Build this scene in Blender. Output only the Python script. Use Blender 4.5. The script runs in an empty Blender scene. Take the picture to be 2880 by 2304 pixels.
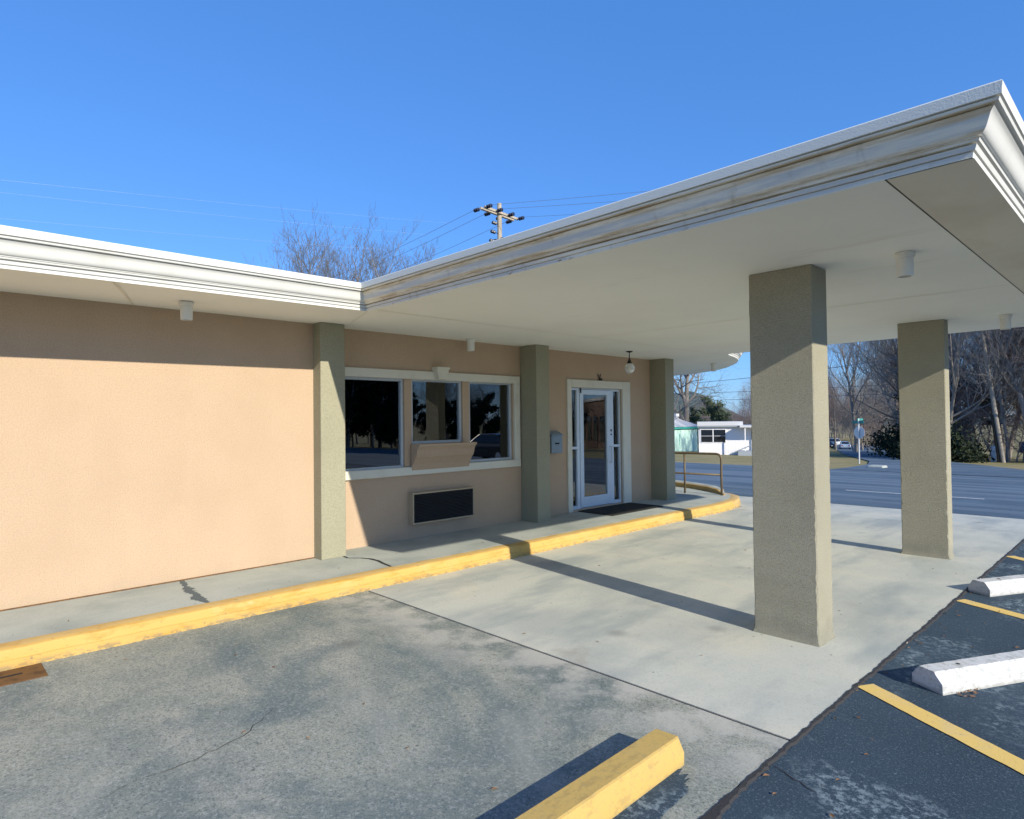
import bpy, bmesh, math, random
import numpy as np
from mathutils import Vector, Matrix
R = math.radians
sc = bpy.context.scene
col = sc.collection

# ---------------------------------------------------------------- camera
CF, YAW, PITCH, ROLL = 1773.91, 46.177, 0.987, -0.658
CPOS = np.array([7.1, 0.0, 1.607])
_a, _p, _r = R(YAW), R(PITCH), R(ROLL)
_F = np.array([-math.sin(_a)*math.cos(_p), math.cos(_a)*math.cos(_p), math.sin(_p)])
_rt = np.array([math.cos(_a), math.sin(_a), 0.0]); _up = np.cross(_rt, _F)
_RT = math.cos(_r)*_rt + math.sin(_r)*_up; _UP = -math.sin(_r)*_rt + math.cos(_r)*_up
cam = bpy.data.cameras.new('camera'); co = bpy.data.objects.new('camera', cam); col.objects.link(co)
cam.sensor_width = 36; cam.lens = CF/2880*36; cam.clip_start = .05; cam.clip_end = 8000
co.matrix_world = Matrix(((_RT[0], _UP[0], -_F[0], CPOS[0]), (_RT[1], _UP[1], -_F[1], CPOS[1]), (_RT[2], _UP[2], -_F[2], CPOS[2]), (0, 0, 0, 1)))
sc.camera = co
# ---------------------------------------------------------------- light
TS = Vector((1.0, -0.14, 0.47)).normalized()          # towards the sun
EL = math.asin(TS.z)
w = bpy.data.worlds.new('World'); sc.world = w; w.use_nodes = True
nt = w.node_tree; bg = nt.nodes['Background']
sky = nt.nodes.new('ShaderNodeTexSky'); sky.sky_type = 'NISHITA'; sky.sun_disc = False
sky.sun_elevation = EL; sky.sun_rotation = math.atan2(TS.x, TS.y)
sky.air_density = 1.1; sky.dust_density = 0.2; sky.ozone_density = 2.0; sky.altitude = 100
hs = nt.nodes.new('ShaderNodeMix'); hs.data_type = 'RGBA'; hs.blend_type = 'MULTIPLY'; hs.inputs[0].default_value = 1; hs.inputs[7].default_value = (.46, .69, 1.08, 1)
nt.links.new(sky.outputs[0], hs.inputs[6]); hm = nt.nodes.new('ShaderNodeMix'); hm.data_type = 'RGBA'; hm.inputs[0].default_value = .50; hm.inputs[7].default_value = (.33, 1.36, 3.75, 1)   # evens the clear blue out
nt.links.new(hs.outputs[2], hm.inputs[6]); nt.links.new(hm.outputs[2], bg.inputs[0]); bg.inputs[1].default_value = 0.14
sl = bpy.data.lights.new('sun', 'SUN'); so = bpy.data.objects.new('sun', sl); col.objects.link(so)
sl.energy = 4.1; sl.angle = R(.53); sl.color = (1.0, .92, .77)
so.rotation_euler = TS.to_track_quat('Z', 'Y').to_euler(); so.location = (30, -5, 20)
vs = sc.view_settings; vs.view_transform = 'Standard'; vs.look = 'None'; vs.gamma = 1; vs.exposure = 0.6
vs.use_curve_mapping = False
sc.render.engine = 'CYCLES'; sc.cycles.use_denoising = True; sc.cycles.max_bounces = 8; sc.cycles.diffuse_bounces = 4

# ---------------------------------------------------------------- helpers
G = -0.157
def gz(y): return G - 0.038*max(0.0, min(y, 150) - 12.0)
def tag(o, label=None, cat=None, group=None, kind=None):
    if label: o['label'] = label
    if cat: o['category'] = cat
    if group: o['group'] = group
    if kind: o['kind'] = kind
    return o
def empty(name, loc=(0, 0, 0), rz=0):
    o = bpy.data.objects.new(name, None); col.objects.link(o); o.location = loc; o.rotation_euler = (0, 0, rz); o.empty_display_size = .2
    return o
class MB:
    def __init__(s): s.v = []; s.f = []
    def add(s, vs_, fs):
        n = len(s.v); s.v += [tuple(map(float, q)) for q in vs_]; s.f += [tuple(i+n for i in f) for f in fs]; return s
    def box(s, a, b, M=None):
        (x0, y0, z0), (x1, y1, z1) = a, b
        vs_ = [(x0,y0,z0),(x1,y0,z0),(x1,y1,z0),(x0,y1,z0),(x0,y0,z1),(x1,y0,z1),(x1,y1,z1),(x0,y1,z1)]
        if M is not None: vs_ = [tuple(M @ Vector(q)) for q in vs_]
        return s.add(vs_, [(0,3,2,1),(4,5,6,7),(0,1,5,4),(1,2,6,5),(2,3,7,6),(3,0,4,7)])
    def tube(s, pts, rad, n=8, cap=True):
        pts = [Vector(p) for p in pts]; k = len(pts)
        if not hasattr(rad, '__len__'): rad = [rad]*k
        ring = []; prev = None
        for i, p in enumerate(pts):
            d = (pts[min(i+1, k-1)] - pts[max(i-1, 0)]).normalized()
            if prev is None:
                u = d.orthogonal().normalized()
            else:
                u = (prev - d*prev.dot(d)).normalized()
            prev = u; v = d.cross(u)
            ring.append([p + (u*math.cos(2*math.pi*j/n) + v*math.sin(2*math.pi*j/n))*rad[i] for j in range(n)])
        vs_ = [q for r in ring for q in r]; fs = []
        for i in range(k-1):
            for j in range(n):
                fs.append((i*n+j, i*n+(j+1) % n, (i+1)*n+(j+1) % n, (i+1)*n+j))
        if cap: fs += [tuple(range(n-1, -1, -1)), tuple((k-1)*n+j for j in range(n))]
        return s.add(vs_, fs)
    def lathe(s, c, prof, n=24):
        vs_ = []; fs = []
        for (r, z) in prof:
            for j in range(n): vs_.append((c[0]+r*math.cos(2*math.pi*j/n), c[1]+r*math.sin(2*math.pi*j/n), c[2]+z))
        for i in range(len(prof)-1):
            for j in range(n): fs.append((i*n+j, i*n+(j+1) % n, (i+1)*n+(j+1) % n, (i+1)*n+j))
        return s.add(vs_, fs)
    def prism(s, poly, z0, z1):
        n = len(poly); vs_ = [(x, y, z0) for x, y in poly] + [(x, y, z1) for x, y in poly]
        fs = [tuple(range(n-1, -1, -1)), tuple(range(n, 2*n))] + [(i, (i+1) % n, n+(i+1) % n, n+i) for i in range(n)]
        return s.add(vs_, fs)
    def build(s, name, mat, parent=None, smooth=False, bevel=0, seg=1):
        me = bpy.data.meshes.new(name); me.from_pydata(s.v, [], s.f)
        if bevel or not smooth:
            bm = bmesh.new(); bm.from_mesh(me)
            bmesh.ops.recalc_face_normals(bm, faces=bm.faces)
            if bevel:
                ed = [e for e in bm.edges if len(e.link_faces) == 2 and e.calc_face_angle(0) > .5]
                bmesh.ops.bevel(bm, geom=ed, offset=bevel, segments=seg, profile=.5, affect='EDGES', clamp_overlap=True)
            bm.to_mesh(me); bm.free()
        me.materials.append(mat)
        if smooth:
            me.polygons.foreach_set('use_smooth', [True]*len(me.polygons))
        o = bpy.data.objects.new(name, me); col.objects.link(o)
        if parent is not None: o.parent = parent
        return o
def copy_tree(o, parent=None):
    c = o.copy(); col.objects.link(c)
    if parent is not None: c.parent = parent
    for ch in list(o.children): copy_tree(ch, c)
    return c
def auto_smooth(o, ang=30):
    me = o.data
    me.polygons.foreach_set('use_smooth', [True]*len(me.polygons))
    me.set_sharp_from_angle(angle=R(ang))

# ---------------------------------------------------------------- materials
def srgb(r, g, b):
    f = lambda c: (c/255/12.92) if c <= 10 else ((c/255+.055)/1.055)**2.4
    return (f(r), f(g), f(b))
class Mat:
    def __init__(s, name, base, rough=.85, spec=.3, metal=0):
        s.m = bpy.data.materials.new(name); s.m.use_nodes = True; s.t = s.m.node_tree; s.n = s.t.nodes
        s.b = s.n['Principled BSDF']; s.b.inputs['Roughness'].default_value = rough
        s.b.inputs['Specular IOR Level'].default_value = spec; s.b.inputs['Metallic'].default_value = metal
        s.tc = s.n.new('ShaderNodeTexCoord'); s.c = (*base, 1); s.col = None; s.nrm = None
        s.b.inputs['Base Color'].default_value = s.c
    def map(s, scale):
        mp = s.n.new('ShaderNodeMapping'); mp.inputs['Scale'].default_value = scale if hasattr(scale, '__len__') else (scale,)*3
        s.t.links.new(s.tc.outputs['Object'], mp.inputs[0]); return mp.outputs[0]
    def noise(s, scale, detail=4, rough=.55, dist=0):
        nz = s.n.new('ShaderNodeTexNoise'); nz.inputs['Scale'].default_value = 1; nz.inputs['Detail'].default_value = detail
        nz.inputs['Roughness'].default_value = rough; nz.inputs['Distortion'].default_value = dist
        s.t.links.new(s.map(scale), nz.inputs['Vector']); return nz.outputs['Fac']
    def vor(s, scale, feature='F1', rand=1):
        v = s.n.new('ShaderNodeTexVoronoi'); v.feature = feature; v.inputs['Scale'].default_value = 1; v.inputs['Randomness'].default_value = rand
        s.t.links.new(s.map(scale), v.inputs['Vector']); return v.outputs['Distance']
    def ramp(s, fac, lo, hi):
        mr = s.n.new('ShaderNodeMapRange'); mr.inputs[1].default_value = lo; mr.inputs[2].default_value = hi; mr.interpolation_type = 'SMOOTHSTEP'
        s.t.links.new(fac, mr.inputs[0]); return mr.outputs[0]
    def math(s, op, a, b):
        m = s.n.new('ShaderNodeMath'); m.operation = op
        for i, q in enumerate((a, b)):
            if isinstance(q, (int, float)): m.inputs[i].default_value = q
            else: s.t.links.new(q, m.inputs[i])
        return m.outputs[0]
    def xyz(s, i):
        g = s.n.new('ShaderNodeSeparateXYZ'); s.t.links.new(s.tc.outputs['Object'], g.inputs[0]); return g.outputs[i]
    def mix(s, fac, c, amount=1.0):
        mx = s.n.new('ShaderNodeMix'); mx.data_type = 'RGBA'
        if amount != 1: fac = s.math('MULTIPLY', fac, amount)
        s.t.links.new(fac, mx.inputs[0])
        if s.col is None: mx.inputs[6].default_value = s.c
        else: s.t.links.new(s.col, mx.inputs[6])
        mx.inputs[7].default_value = (*c, 1); s.col = mx.outputs[2]; s.t.links.new(s.col, s.b.inputs['Base Color']); return s
    def bump(s, h, strength, dist):
        b = s.n.new('ShaderNodeBump'); b.inputs['Strength'].default_value = strength; b.inputs['Distance'].default_value = dist
        s.t.links.new(h, b.inputs['Height'])
        if s.nrm is not None: s.t.links.new(s.nrm, b.inputs['Normal'])
        s.nrm = b.outputs[0]; s.t.links.new(s.nrm, s.b.inputs['Normal']); return s

def stucco(name, base, dark, grain=80, st=.9, dist=.006):
    m = Mat(name, base, .92, .15)
    m.mix(m.ramp(m.noise(1.6, 5), .35, .75), dark, .35)
    m.mix(m.ramp(m.noise(grain*1.1, 4, .7), .40, .66), dark, .8)
    m.mix(m.ramp(m.noise((3, 3, .7), 5, .6), .52, .75), tuple(min(.9, q*1.1) for q in base), .15)
    m.bump(m.noise(grain, 3, .7), st, dist)
    return m
PEACH = stucco('peach_stucco', (.51, .382, .268), (.42, .305, .205))
OLIVE = stucco('olive_stucco', (.34, .325, .235), (.25, .24, .17), 70, .5, .005)
ROUGH = stucco('olive_roughcast', (.46, .435, .33), (.31, .29, .215), 110, 1.0, .014)
ROUGH.bump(ROUGH.noise(150, 3, .8), .6, .005)
for m_ in (ROUGH,):
    m_.mix(m_.ramp(m_.math('ADD', m_.xyz(2), m_.math('MULTIPLY', m_.noise(9, 4), .25)), .22, -.08), (.22, .225, .19), .55)   # damp foot
WHITE = Mat('white_trim_paint', (.64, .64, .61), .7, .25)
WHITE.mix(WHITE.ramp(WHITE.noise(3, 5), .5, .8), (.52, .51, .45), .5).bump(WHITE.noise(70, 3), .25, .003)
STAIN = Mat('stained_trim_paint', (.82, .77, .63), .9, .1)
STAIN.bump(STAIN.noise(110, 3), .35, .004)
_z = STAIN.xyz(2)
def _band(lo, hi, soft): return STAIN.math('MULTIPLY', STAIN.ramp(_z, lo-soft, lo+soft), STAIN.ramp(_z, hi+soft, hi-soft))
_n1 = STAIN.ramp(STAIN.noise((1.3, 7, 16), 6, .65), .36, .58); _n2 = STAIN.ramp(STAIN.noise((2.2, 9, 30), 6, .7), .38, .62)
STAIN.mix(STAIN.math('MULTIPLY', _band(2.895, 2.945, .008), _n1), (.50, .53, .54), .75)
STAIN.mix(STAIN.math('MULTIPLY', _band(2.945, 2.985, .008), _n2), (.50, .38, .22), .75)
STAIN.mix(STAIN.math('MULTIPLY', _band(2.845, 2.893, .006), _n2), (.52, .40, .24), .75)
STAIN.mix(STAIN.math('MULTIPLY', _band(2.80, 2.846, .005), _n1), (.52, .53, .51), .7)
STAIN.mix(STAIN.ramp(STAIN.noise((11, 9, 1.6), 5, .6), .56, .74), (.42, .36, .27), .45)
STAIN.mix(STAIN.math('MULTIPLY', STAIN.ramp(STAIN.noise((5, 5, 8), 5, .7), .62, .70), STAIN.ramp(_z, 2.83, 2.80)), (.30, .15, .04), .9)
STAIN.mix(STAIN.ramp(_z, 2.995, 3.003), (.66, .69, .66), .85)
PEACH.mix(PEACH.math('MULTIPLY', PEACH.ramp(PEACH.math('ADD', PEACH.xyz(2), PEACH.math('MULTIPLY', PEACH.noise((5, 5, 9), 5, .7), .22)), .26, .06), PEACH.ramp(PEACH.noise((2, 2, 2), 4), .35, .6)), (.40, .31, .22), .5)
SOFFIT = Mat('soffit_paint', (.88, .88, .80), .85, .2)
SOFFIT.mix(SOFFIT.ramp(SOFFIT.noise((.7, .7, 1), 4), .4, .7), (.83, .83, .75), .8)
SOFFIT.mix(SOFFIT.ramp(SOFFIT.noise((.8, 3.5, 1), 6, .6), .60, .80), (.64, .57, .46), .35).bump(SOFFIT.noise(60, 3), .15, .003)
EAVE = Mat('eave_strip_paint', (.76, .72, .60), .85, .2)
EAVE.mix(EAVE.ramp(EAVE.noise((2, 1, 1), 5), .45, .7), (.62, .55, .42), .5).bump(EAVE.noise(60, 3), .2, .003)
YELLOW = Mat('yellow_kerb_paint', (.56, .355, .10), .7, .3)
YELLOW.mix(YELLOW.ramp(YELLOW.noise(2.2, 5), .45, .7), (.56, .385, .14), .8)
YELLOW.mix(YELLOW.ramp(YELLOW.noise((6, 2, 14), 6, .65), .56, .70), (.50, .29, .05), .8)
YELLOW.mix(YELLOW.ramp(YELLOW.xyz(0), 1.205, 1.18), (.50, .36, .16), .65)
YELLOW.mix(YELLOW.ramp(YELLOW.noise((9, 3, 9), 6, .7), .50, .64), (.46, .25, .05), .6)
YELLOW.mix(YELLOW.ramp(YELLOW.noise((30, 14, 30), 6, .75), .60, .66), (.26, .19, .10), .9)
YELLOW.mix(YELLOW.math('MULTIPLY', YELLOW.ramp(YELLOW.noise((20, 9, 20), 6, .75), .46, .56), YELLOW.ramp(YELLOW.xyz(2), -.10, -.15)), (.24, .19, .11), .8)
YELLOW.mix(YELLOW.ramp(YELLOW.noise((3.0, 1.4, 3), 3), .70, .76), (.66, .60, .44), .8)
YELLOW.bump(YELLOW.noise(55, 4), .4, .004)
STOPY = Mat('yellow_wheel_stop_paint', (.53, .36, .11), .7, .3)
STOPY.mix(STOPY.ramp(STOPY.noise(5, 6), .5, .75), (.50, .35, .13), .5)
STOPY.mix(STOPY.ramp(STOPY.noise((12, 5, 12), 6, .75), .53, .62), (.34, .23, .09), .5)
STOPY.mix(STOPY.ramp(STOPY.noise(38, 6, .75), .54, .62), (.40, .30, .12), .7)
STOPY.mix(STOPY.ramp(STOPY.math('ADD', STOPY.xyz(2), STOPY.math('MULTIPLY', STOPY.noise(14, 5, .7), .05)), .045, .02), (.33, .25, .11), .7)
STOPY.mix(STOPY.ramp(STOPY.vor(7, 'DISTANCE_TO_EDGE'), .012, .0), (.42, .30, .12), .45)
STOPY.bump(STOPY.noise(60, 4), .4, .004)
STOPW = Mat('white_wheel_stop_paint', (.58, .59, .58), .75, .3)
STOPW.mix(STOPW.ramp(STOPW.noise(5, 6), .5, .72), (.58, .58, .55), .7)
STOPW.mix(STOPW.ramp(STOPW.noise(18, 6, .78), .49, .60), (.34, .34, .31), .6).mix(STOPW.ramp(STOPW.vor(4, 'DISTANCE_TO_EDGE'), .010, .0), (.35, .34, .31), .6).mix(STOPW.ramp(STOPW.math('ADD', STOPW.xyz(2), STOPW.math('MULTIPLY', STOPW.noise(16, 5, .7), .05)), .05, .02), (.33, .32, .29), .8).bump(STOPW.noise(60, 4), .4, .004)

def concrete(name, base, dark, warm, grain=1.0, speck=.5):
    m = Mat(name, base, .88, .25)
    m.mix(m.ramp(m.noise((1.1, .8, 1), 6, .6, .3), .38, .68), dark, .75)
    m.mix(m.ramp(m.noise((.55, 1.3, 1), 5, .55, .5), .50, .70), warm, .6)
    m.mix(m.ramp(m.noise(60*grain, 3, .7), .48, .70), tuple(q*.62 for q in dark), speck)
    m.mix(m.ramp(m.vor(5.0), .055, .03), (.08, .08, .075), .8)       # old gum spots
    m.bump(m.noise(45*grain, 4, .7), .35, .004)
    return m
SLAB = concrete('drive_concrete', (.53, .535, .46), (.38, .40, .37), (.60, .56, .45), 1, .25)
SLAB.mix(SLAB.ramp(SLAB.noise((1.9, .55, 1), 5, .6), .47, .70), (.26, .30, .30), .62).mix(SLAB.ramp(SLAB.noise((.9, .9, 1), 6, .65, .5), .60, .74), (.30, .27, .21), .5).mix(SLAB.ramp(SLAB.vor(1.15), .16, .02), (.17, .18, .18), .55)
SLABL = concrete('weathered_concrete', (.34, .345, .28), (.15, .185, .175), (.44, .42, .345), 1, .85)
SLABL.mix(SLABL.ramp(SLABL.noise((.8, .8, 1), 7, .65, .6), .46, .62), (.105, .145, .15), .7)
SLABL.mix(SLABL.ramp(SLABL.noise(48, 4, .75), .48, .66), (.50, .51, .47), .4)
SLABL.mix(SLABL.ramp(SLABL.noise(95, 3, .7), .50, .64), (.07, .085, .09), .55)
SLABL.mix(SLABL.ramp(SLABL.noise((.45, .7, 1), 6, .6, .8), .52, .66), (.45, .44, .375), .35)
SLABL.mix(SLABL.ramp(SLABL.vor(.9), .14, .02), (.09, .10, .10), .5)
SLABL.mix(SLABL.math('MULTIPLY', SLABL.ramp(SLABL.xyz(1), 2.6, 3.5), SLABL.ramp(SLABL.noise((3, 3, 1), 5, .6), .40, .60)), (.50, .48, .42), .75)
WALK = concrete('walkway_concrete', (.42, .445, .40), (.25, .285, .265), (.45, .455, .41), 1.2, .25)
def asphalt(name, base, pale, fleck=.75):
    m = Mat(name, base, .85, .3)
    m.mix(m.ramp(m.noise((.6, .6, 1), 5, .6), .40, .70), tuple(q*1.5 for q in base), .6)
    m.mix(m.ramp(m.noise(70, 4, .75), .52, .75), pale, .5)
    m.mix(m.math('MULTIPLY', m.ramp(m.noise((1.1, .9, 1), 5, .6, .4), .49, .63), m.ramp(m.noise(22, 5, .75), .47, .60)), pale, fleck)
    m.bump(m.noise(90, 4, .75), .7, .006)
    return m
ASPH = asphalt('lot_asphalt', (.031, .053, .074), (.26, .33, .36))
ROAD = asphalt('road_asphalt', (.070, .108, .145), (.20, .26, .31), .3)
ROAD.mix(ROAD.ramp(ROAD.noise((.05, .9, 1), 4, .6), .48, .62), (.145, .19, .23), .85)
LANE = Mat('lane_paint', (.72, .73, .72), .7); LANE.mix(LANE.ramp(LANE.noise(6, 5), .55, .7), (.3, .32, .34), .6)
PARKY = Mat('parking_line_paint', (.76, .53, .16), .75, .25)
PARKY.mix(PARKY.ramp(PARKY.noise(7, 5), .45, .7), (.68, .50, .22), .8)
PARKY.mix(PARKY.ramp(PARKY.noise(34, 6, .75), .60, .70), (.12, .11, .09), .85).bump(PARKY.noise(90, 3), .4, .004)
TAR = Mat('tar_joint', (.035, .035, .037), .8); TAR.bump(TAR.noise(60, 4), .6, .006)
SEAL = Mat('crack_sealant', (.10, .125, .13), .8)
RUST = Mat('rusty_iron', (.17, .09, .035), .75, .3, .2)
RUST.mix(RUST.ramp(RUST.noise(14, 5), .45, .7), (.07, .04, .025), .8).bump(RUST.noise(60, 4), .4, .003)
SLOTD = Mat('dark_slot', (.02, .02, .022), .9)
ALU = Mat('aluminium_frame', (.50, .54, .57), .45, .4, .35); ALU.mix(ALU.ramp(ALU.noise(20, 3), .5, .8), (.40, .44, .47), .5)
DOORW = Mat('pale_door_metal', (.62, .70, .78), .4, .4, .1); DOORW.mix(DOORW.ramp(DOORW.noise(9, 4), .5, .75), (.52, .60, .68), .5)
BRONZE = Mat('dark_bronze', (.03, .028, .024), .5, .4, .3)
CREAM = Mat('cream_casing_paint', (.66, .64, .54), .7, .25); CREAM.mix(CREAM.ramp(CREAM.noise(4, 5), .5, .75), (.56, .53, .43), .5)
ACT = Mat('ac_sleeve_paint', (.42, .34, .23), .7)
BLACK = Mat('black_grille', (.022, .024, .028), .55, .4)
RUBBER = Mat('rubber_mat', (.025, .025, .022), .95); RUBBER.bump(RUBBER.vor(60), .8, .006)
BOXM = Mat('mailbox_paint', (.22, .28, .33), .5, .4, .1)
LAMPW = Mat('lamp_housing', (.74, .74, .68), .5, .4)
RAILM = Mat('rail_paint', (.13, .10, .06), .5, .45, .2); RAILM.mix(RAILM.ramp(RAILM.noise(14, 4), .5, .7), (.20, .12, .06), .6)
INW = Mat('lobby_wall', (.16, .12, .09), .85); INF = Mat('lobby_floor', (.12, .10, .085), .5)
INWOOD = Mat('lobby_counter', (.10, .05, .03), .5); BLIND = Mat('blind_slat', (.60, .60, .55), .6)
ROOFM = Mat('roof_membrane', (.45, .45, .43), .9)
def glass(name, ior=1.75, tint=(.74, .78, .78)):
    m = bpy.data.materials.new(name); m.use_nodes = True; t = m.node_tree; n = t.nodes
    n.remove(n['Principled BSDF']); out = n['Material Output']
    fr = n.new('ShaderNodeFresnel'); fr.inputs[0].default_value = ior
    tr = n.new('ShaderNodeBsdfTransparent'); tr.inputs[0].default_value = (*tint, 1)
    gl = n.new('ShaderNodeBsdfGlossy'); gl.inputs['Roughness'].default_value = 0.004; gl.inputs[0].default_value = (.95, .97, 1, 1)
    mx = n.new('ShaderNodeMixShader')
    t.links.new(fr.outputs[0], mx.inputs[0]); t.links.new(tr.outputs[0], mx.inputs[1]); t.links.new(gl.outputs[0], mx.inputs[2])
    t.links.new(mx.outputs[0], out.inputs[0])
    class H: pass
    h = H(); h.m = m; return h
GLASS = glass('window_glass', 2.25); GLASSD = glass('door_glass', 2.1)
GLOBE = Mat('globe_glass', (.80, .80, .76), .12, .5)
GLOBE.b.inputs['Transmission Weight'].default_value = .25
BARK = Mat('winter_bark', (.27, .245, .22), .95, .1); BARK.mix(BARK.ramp(BARK.noise((5, 5, 1.5), 5), .45, .7), (.16, .14, .125), .7)
BARKP = Mat('pale_bark', (.42, .40, .36), .95, .1); BARKP.mix(BARKP.ramp(BARKP.noise((4, 4, 1.2), 5), .45, .7), (.20, .17, .14), .7)
TWIG = Mat('winter_twigs', (.235, .23, .225), .95, .1)
TWIGD = Mat('distant_twigs', (.15, .15, .15), .95, .1)
TWIGR = Mat('reddish_twigs', (.25, .185, .17), .95, .1)
LEAFR = Mat('dry_oak_leaves', (.20, .085, .04), .9, .1); LEAFR.mix(LEAFR.ramp(LEAFR.noise(1.2, 4), .4, .65), (.13, .05, .045), .8)
EVER = Mat('evergreen_leaves', (.13, .165, .09), .8, .2); EVER.mix(EVER.ramp(EVER.noise(1.3, 4), .42, .65), (.16, .18, .11), .8)
DARKG = Mat('dark_shrub_leaves', (.022, .034, .018), .8, .2); DARKG.mix(DARKG.ramp(DARKG.noise(1.5, 4), .45, .7), (.04, .05, .025), .8)
GRASS = Mat('winter_grass', (.30, .25, .13), .95, .1)
GRASS.mix(GRASS.ramp(GRASS.noise(.6, 6), .42, .62), (.17, .18, .07), .6).mix(GRASS.ramp(GRASS.noise(1.4, 6), .56, .7), (.36, .24, .13), .6)
LITTER = Mat('leaf_litter', (.23, .13, .07), .95, .1)
HILL = Mat('wooded_hill', (.085, .125, .115), .95, .05); HILL.mix(HILL.ramp(HILL.noise(.05, 6, .7), .42, .62), (.12, .15, .14), .8).bump(HILL.noise(.12, 5, .7), 1, 4)
MINT = Mat('mint_siding', (.60, .86, .76), .7); MINTD = Mat('teal_trim', (.05, .38, .33), .6)
SIDE = Mat('white_siding', (.78, .77, .78), .7); METR = Mat('pale_metal_roof', (.62, .62, .63), .5, .4, .2)
SIDED = Mat('grey_porch', (.30, .34, .38), .8)
POLEW = Mat('pole_wood', (.42, .37, .30), .9, .15); POLEW.mix(POLEW.ramp(POLEW.noise((8, 8, .8), 5), .45, .7), (.28, .24, .19), .7)
POLED = Mat('grey_pole_wood', (.30, .275, .24), .9, .15)
INSUL = Mat('insulator', (.02, .025, .05), .35, .5); WIRE = Mat('wire', (.20, .21, .24), .5, .4, .4)
SIGNG = Mat('street_sign_green', (.05, .26, .24), .5); SIGNB = Mat('sign_back', (.62, .64, .68), .4, .4, .4); GALV = Mat('galvanised_post', (.60, .62, .64), .45, .4, .4)
SIGNR = Mat('stop_sign_red', (.45, .02, .025), .5)
CARW = Mat('white_car_paint', (.75, .78, .80), .25, .5); CARB = Mat('pale_blue_car_paint', (.38, .50, .62), .25, .5); CARD = Mat('dark_car_paint', (.02, .025, .03), .2, .5)
CGL = Mat('car_glass', (.012, .016, .022), .06, .6); TYRE = Mat('tyre', (.015, .015, .016), .9); RIM = Mat('rim', (.45, .46, .48), .35, .5, .6); TAIL = Mat('tail_lamp', (.40, .02, .02), .3)
BRICK = Mat('red_brick', (.22, .14, .10), .9); BRICK.mix(BRICK.ramp(BRICK.noise(8, 4), .45, .65), (.17, .11, .085), .8)
BLUEP = Mat('blue_plastic', (.02, .07, .20), .5)

# ================================================================ GROUND
def strip(name, mat, poly_rows, kind='structure', parent=None):
    """sheet following the falling ground; poly_rows = list of rows of (x,y,dz)"""
    b = MB(); n = len(poly_rows[0])
    b.v = [(x, y, gz(y)+dz) for row in poly_rows for x, y, dz in row]
    b.f = [(i*n+j, i*n+j+1, (i+1)*n+j+1, (i+1)*n+j) for i in range(len(poly_rows)-1) for j in range(n-1)]
    o = b.build(name, mat.m, parent); o['kind'] = kind; return o
ys_ = [-3000, -300, -60, -10, 0, 6, 12, 16, 24, 32, 40, 52, 66, 90, 120, 150, 300, 900, 4000]
strip('ground', GRASS, [[(x, y, -.05) for x in (-4000, -600, -150, -60, -20, -5, 10, 30, 90, 400, 4000)] for y in ys_])
lot_y = [-60, -20, -5, 2, 6, 10, 12, 14.2]
o = strip('parking_lot', ASPH, [[(x, y, -.012) for x in (5.655, 7, 9, 14, 30, 60)] for y in lot_y])

# concrete under the canopy, with an irregular edge against the asphalt
rnd = random.Random(4)
def slab(name, mat, poly, top=None, th=.12):
    b = MB(); n = len(poly)
    zt = [(gz(y) if top is None else top) for x, y in poly]
    b.v = [(x, y, z) for (x, y), z in zip(poly, zt)] + [(x, y, z-th) for (x, y), z in zip(poly, zt)]
    b.f = [tuple(range(n)), tuple(range(2*n-1, n-1, -1))] + [(i, n+i, n+(i+1) % n, (i+1) % n) for i in range(n)]
    o = b.build(name, mat.m); o['kind'] = 'structure'; return o
def jag(x, y0, y1, step, amp, seed, extra=0):
    r = random.Random(seed); n = int(abs(y1-y0)/step); return [(x + r.uniform(-amp, amp), y0+(y1-y0)*i/n) for i in range(n+1)]
slab('canopy_drive', SLAB, [(1.2, 3.500)] + [(5.645+q[0], q[1]) for q in jag(0, 3.50, 11.99, .12, .006, 1)] + [(1.2, 11.99)])
slab('concrete_apron', SLAB, [(-6, 12.0), (5.63, 12.0), (5.9, 14.28), (-6, 14.35)])
slab('weathered_slab', SLABL, [(1.2, -8)] + [(5.640+q[0], q[1]) for q in jag(0, -8, 3.476, .1, .012, 2)] + [(1.2, 3.476)])
MB().box((1.2, 3.465, G-.11), (5.64, 3.510, G-.006)).build('expansion_joint', TAR.m)['kind'] = 'structure'
# tar seam where asphalt meets concrete, ragged and a little proud
b = MB(); r = random.Random(9); n = 560; L_ = []; Rr = []; R3 = []; wob = 0
for i in range(n+1):
    y = -2+14.2*i/n; wob = wob*.7+r.uniform(-.004, .004)
    wd = .012*r.random()**2 + (.035*max(0, 1-abs(y-2.45)/.4) if y < 3.2 else 0)
    L_.append((5.640+wob-wd*.3-.004*r.random(), y, gz(y)+.004)); Rr.append((5.650+wob+wd, y, gz(y)+.002)); R3.append((5.656+wob+wd*1.1, y, gz(y)-.014))
b.v = L_+Rr+R3; m_ = n+1; b.f = [(i, m_+i, m_+i+1, i+1) for i in range(n)] + [(m_+i, 2*m_+i, 2*m_+i+1, m_+i+1) for i in range(n)]
b.build('tar_seam', TAR.m)['kind'] = 'structure'
# asphalt smear on the slab beside the yellow stop
b = MB(); r = random.Random(12); P = []
for k_ in range(70):
    t_ = k_/70*2*math.pi; rr_ = 1+.10*math.sin(3*t_+1)+r.uniform(-.06, .06)
    P.append((5.40+.105*rr_*math.copysign(abs(math.cos(t_))**.6, math.cos(t_)), 2.16+.66*rr_*math.copysign(abs(math.sin(t_))**.7, math.sin(t_)), G+.004))
b.v = P; b.f = [tuple(range(len(P)))]; b.build('asphalt_patch', ASPH.m)['kind'] = 'structure'

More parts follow.
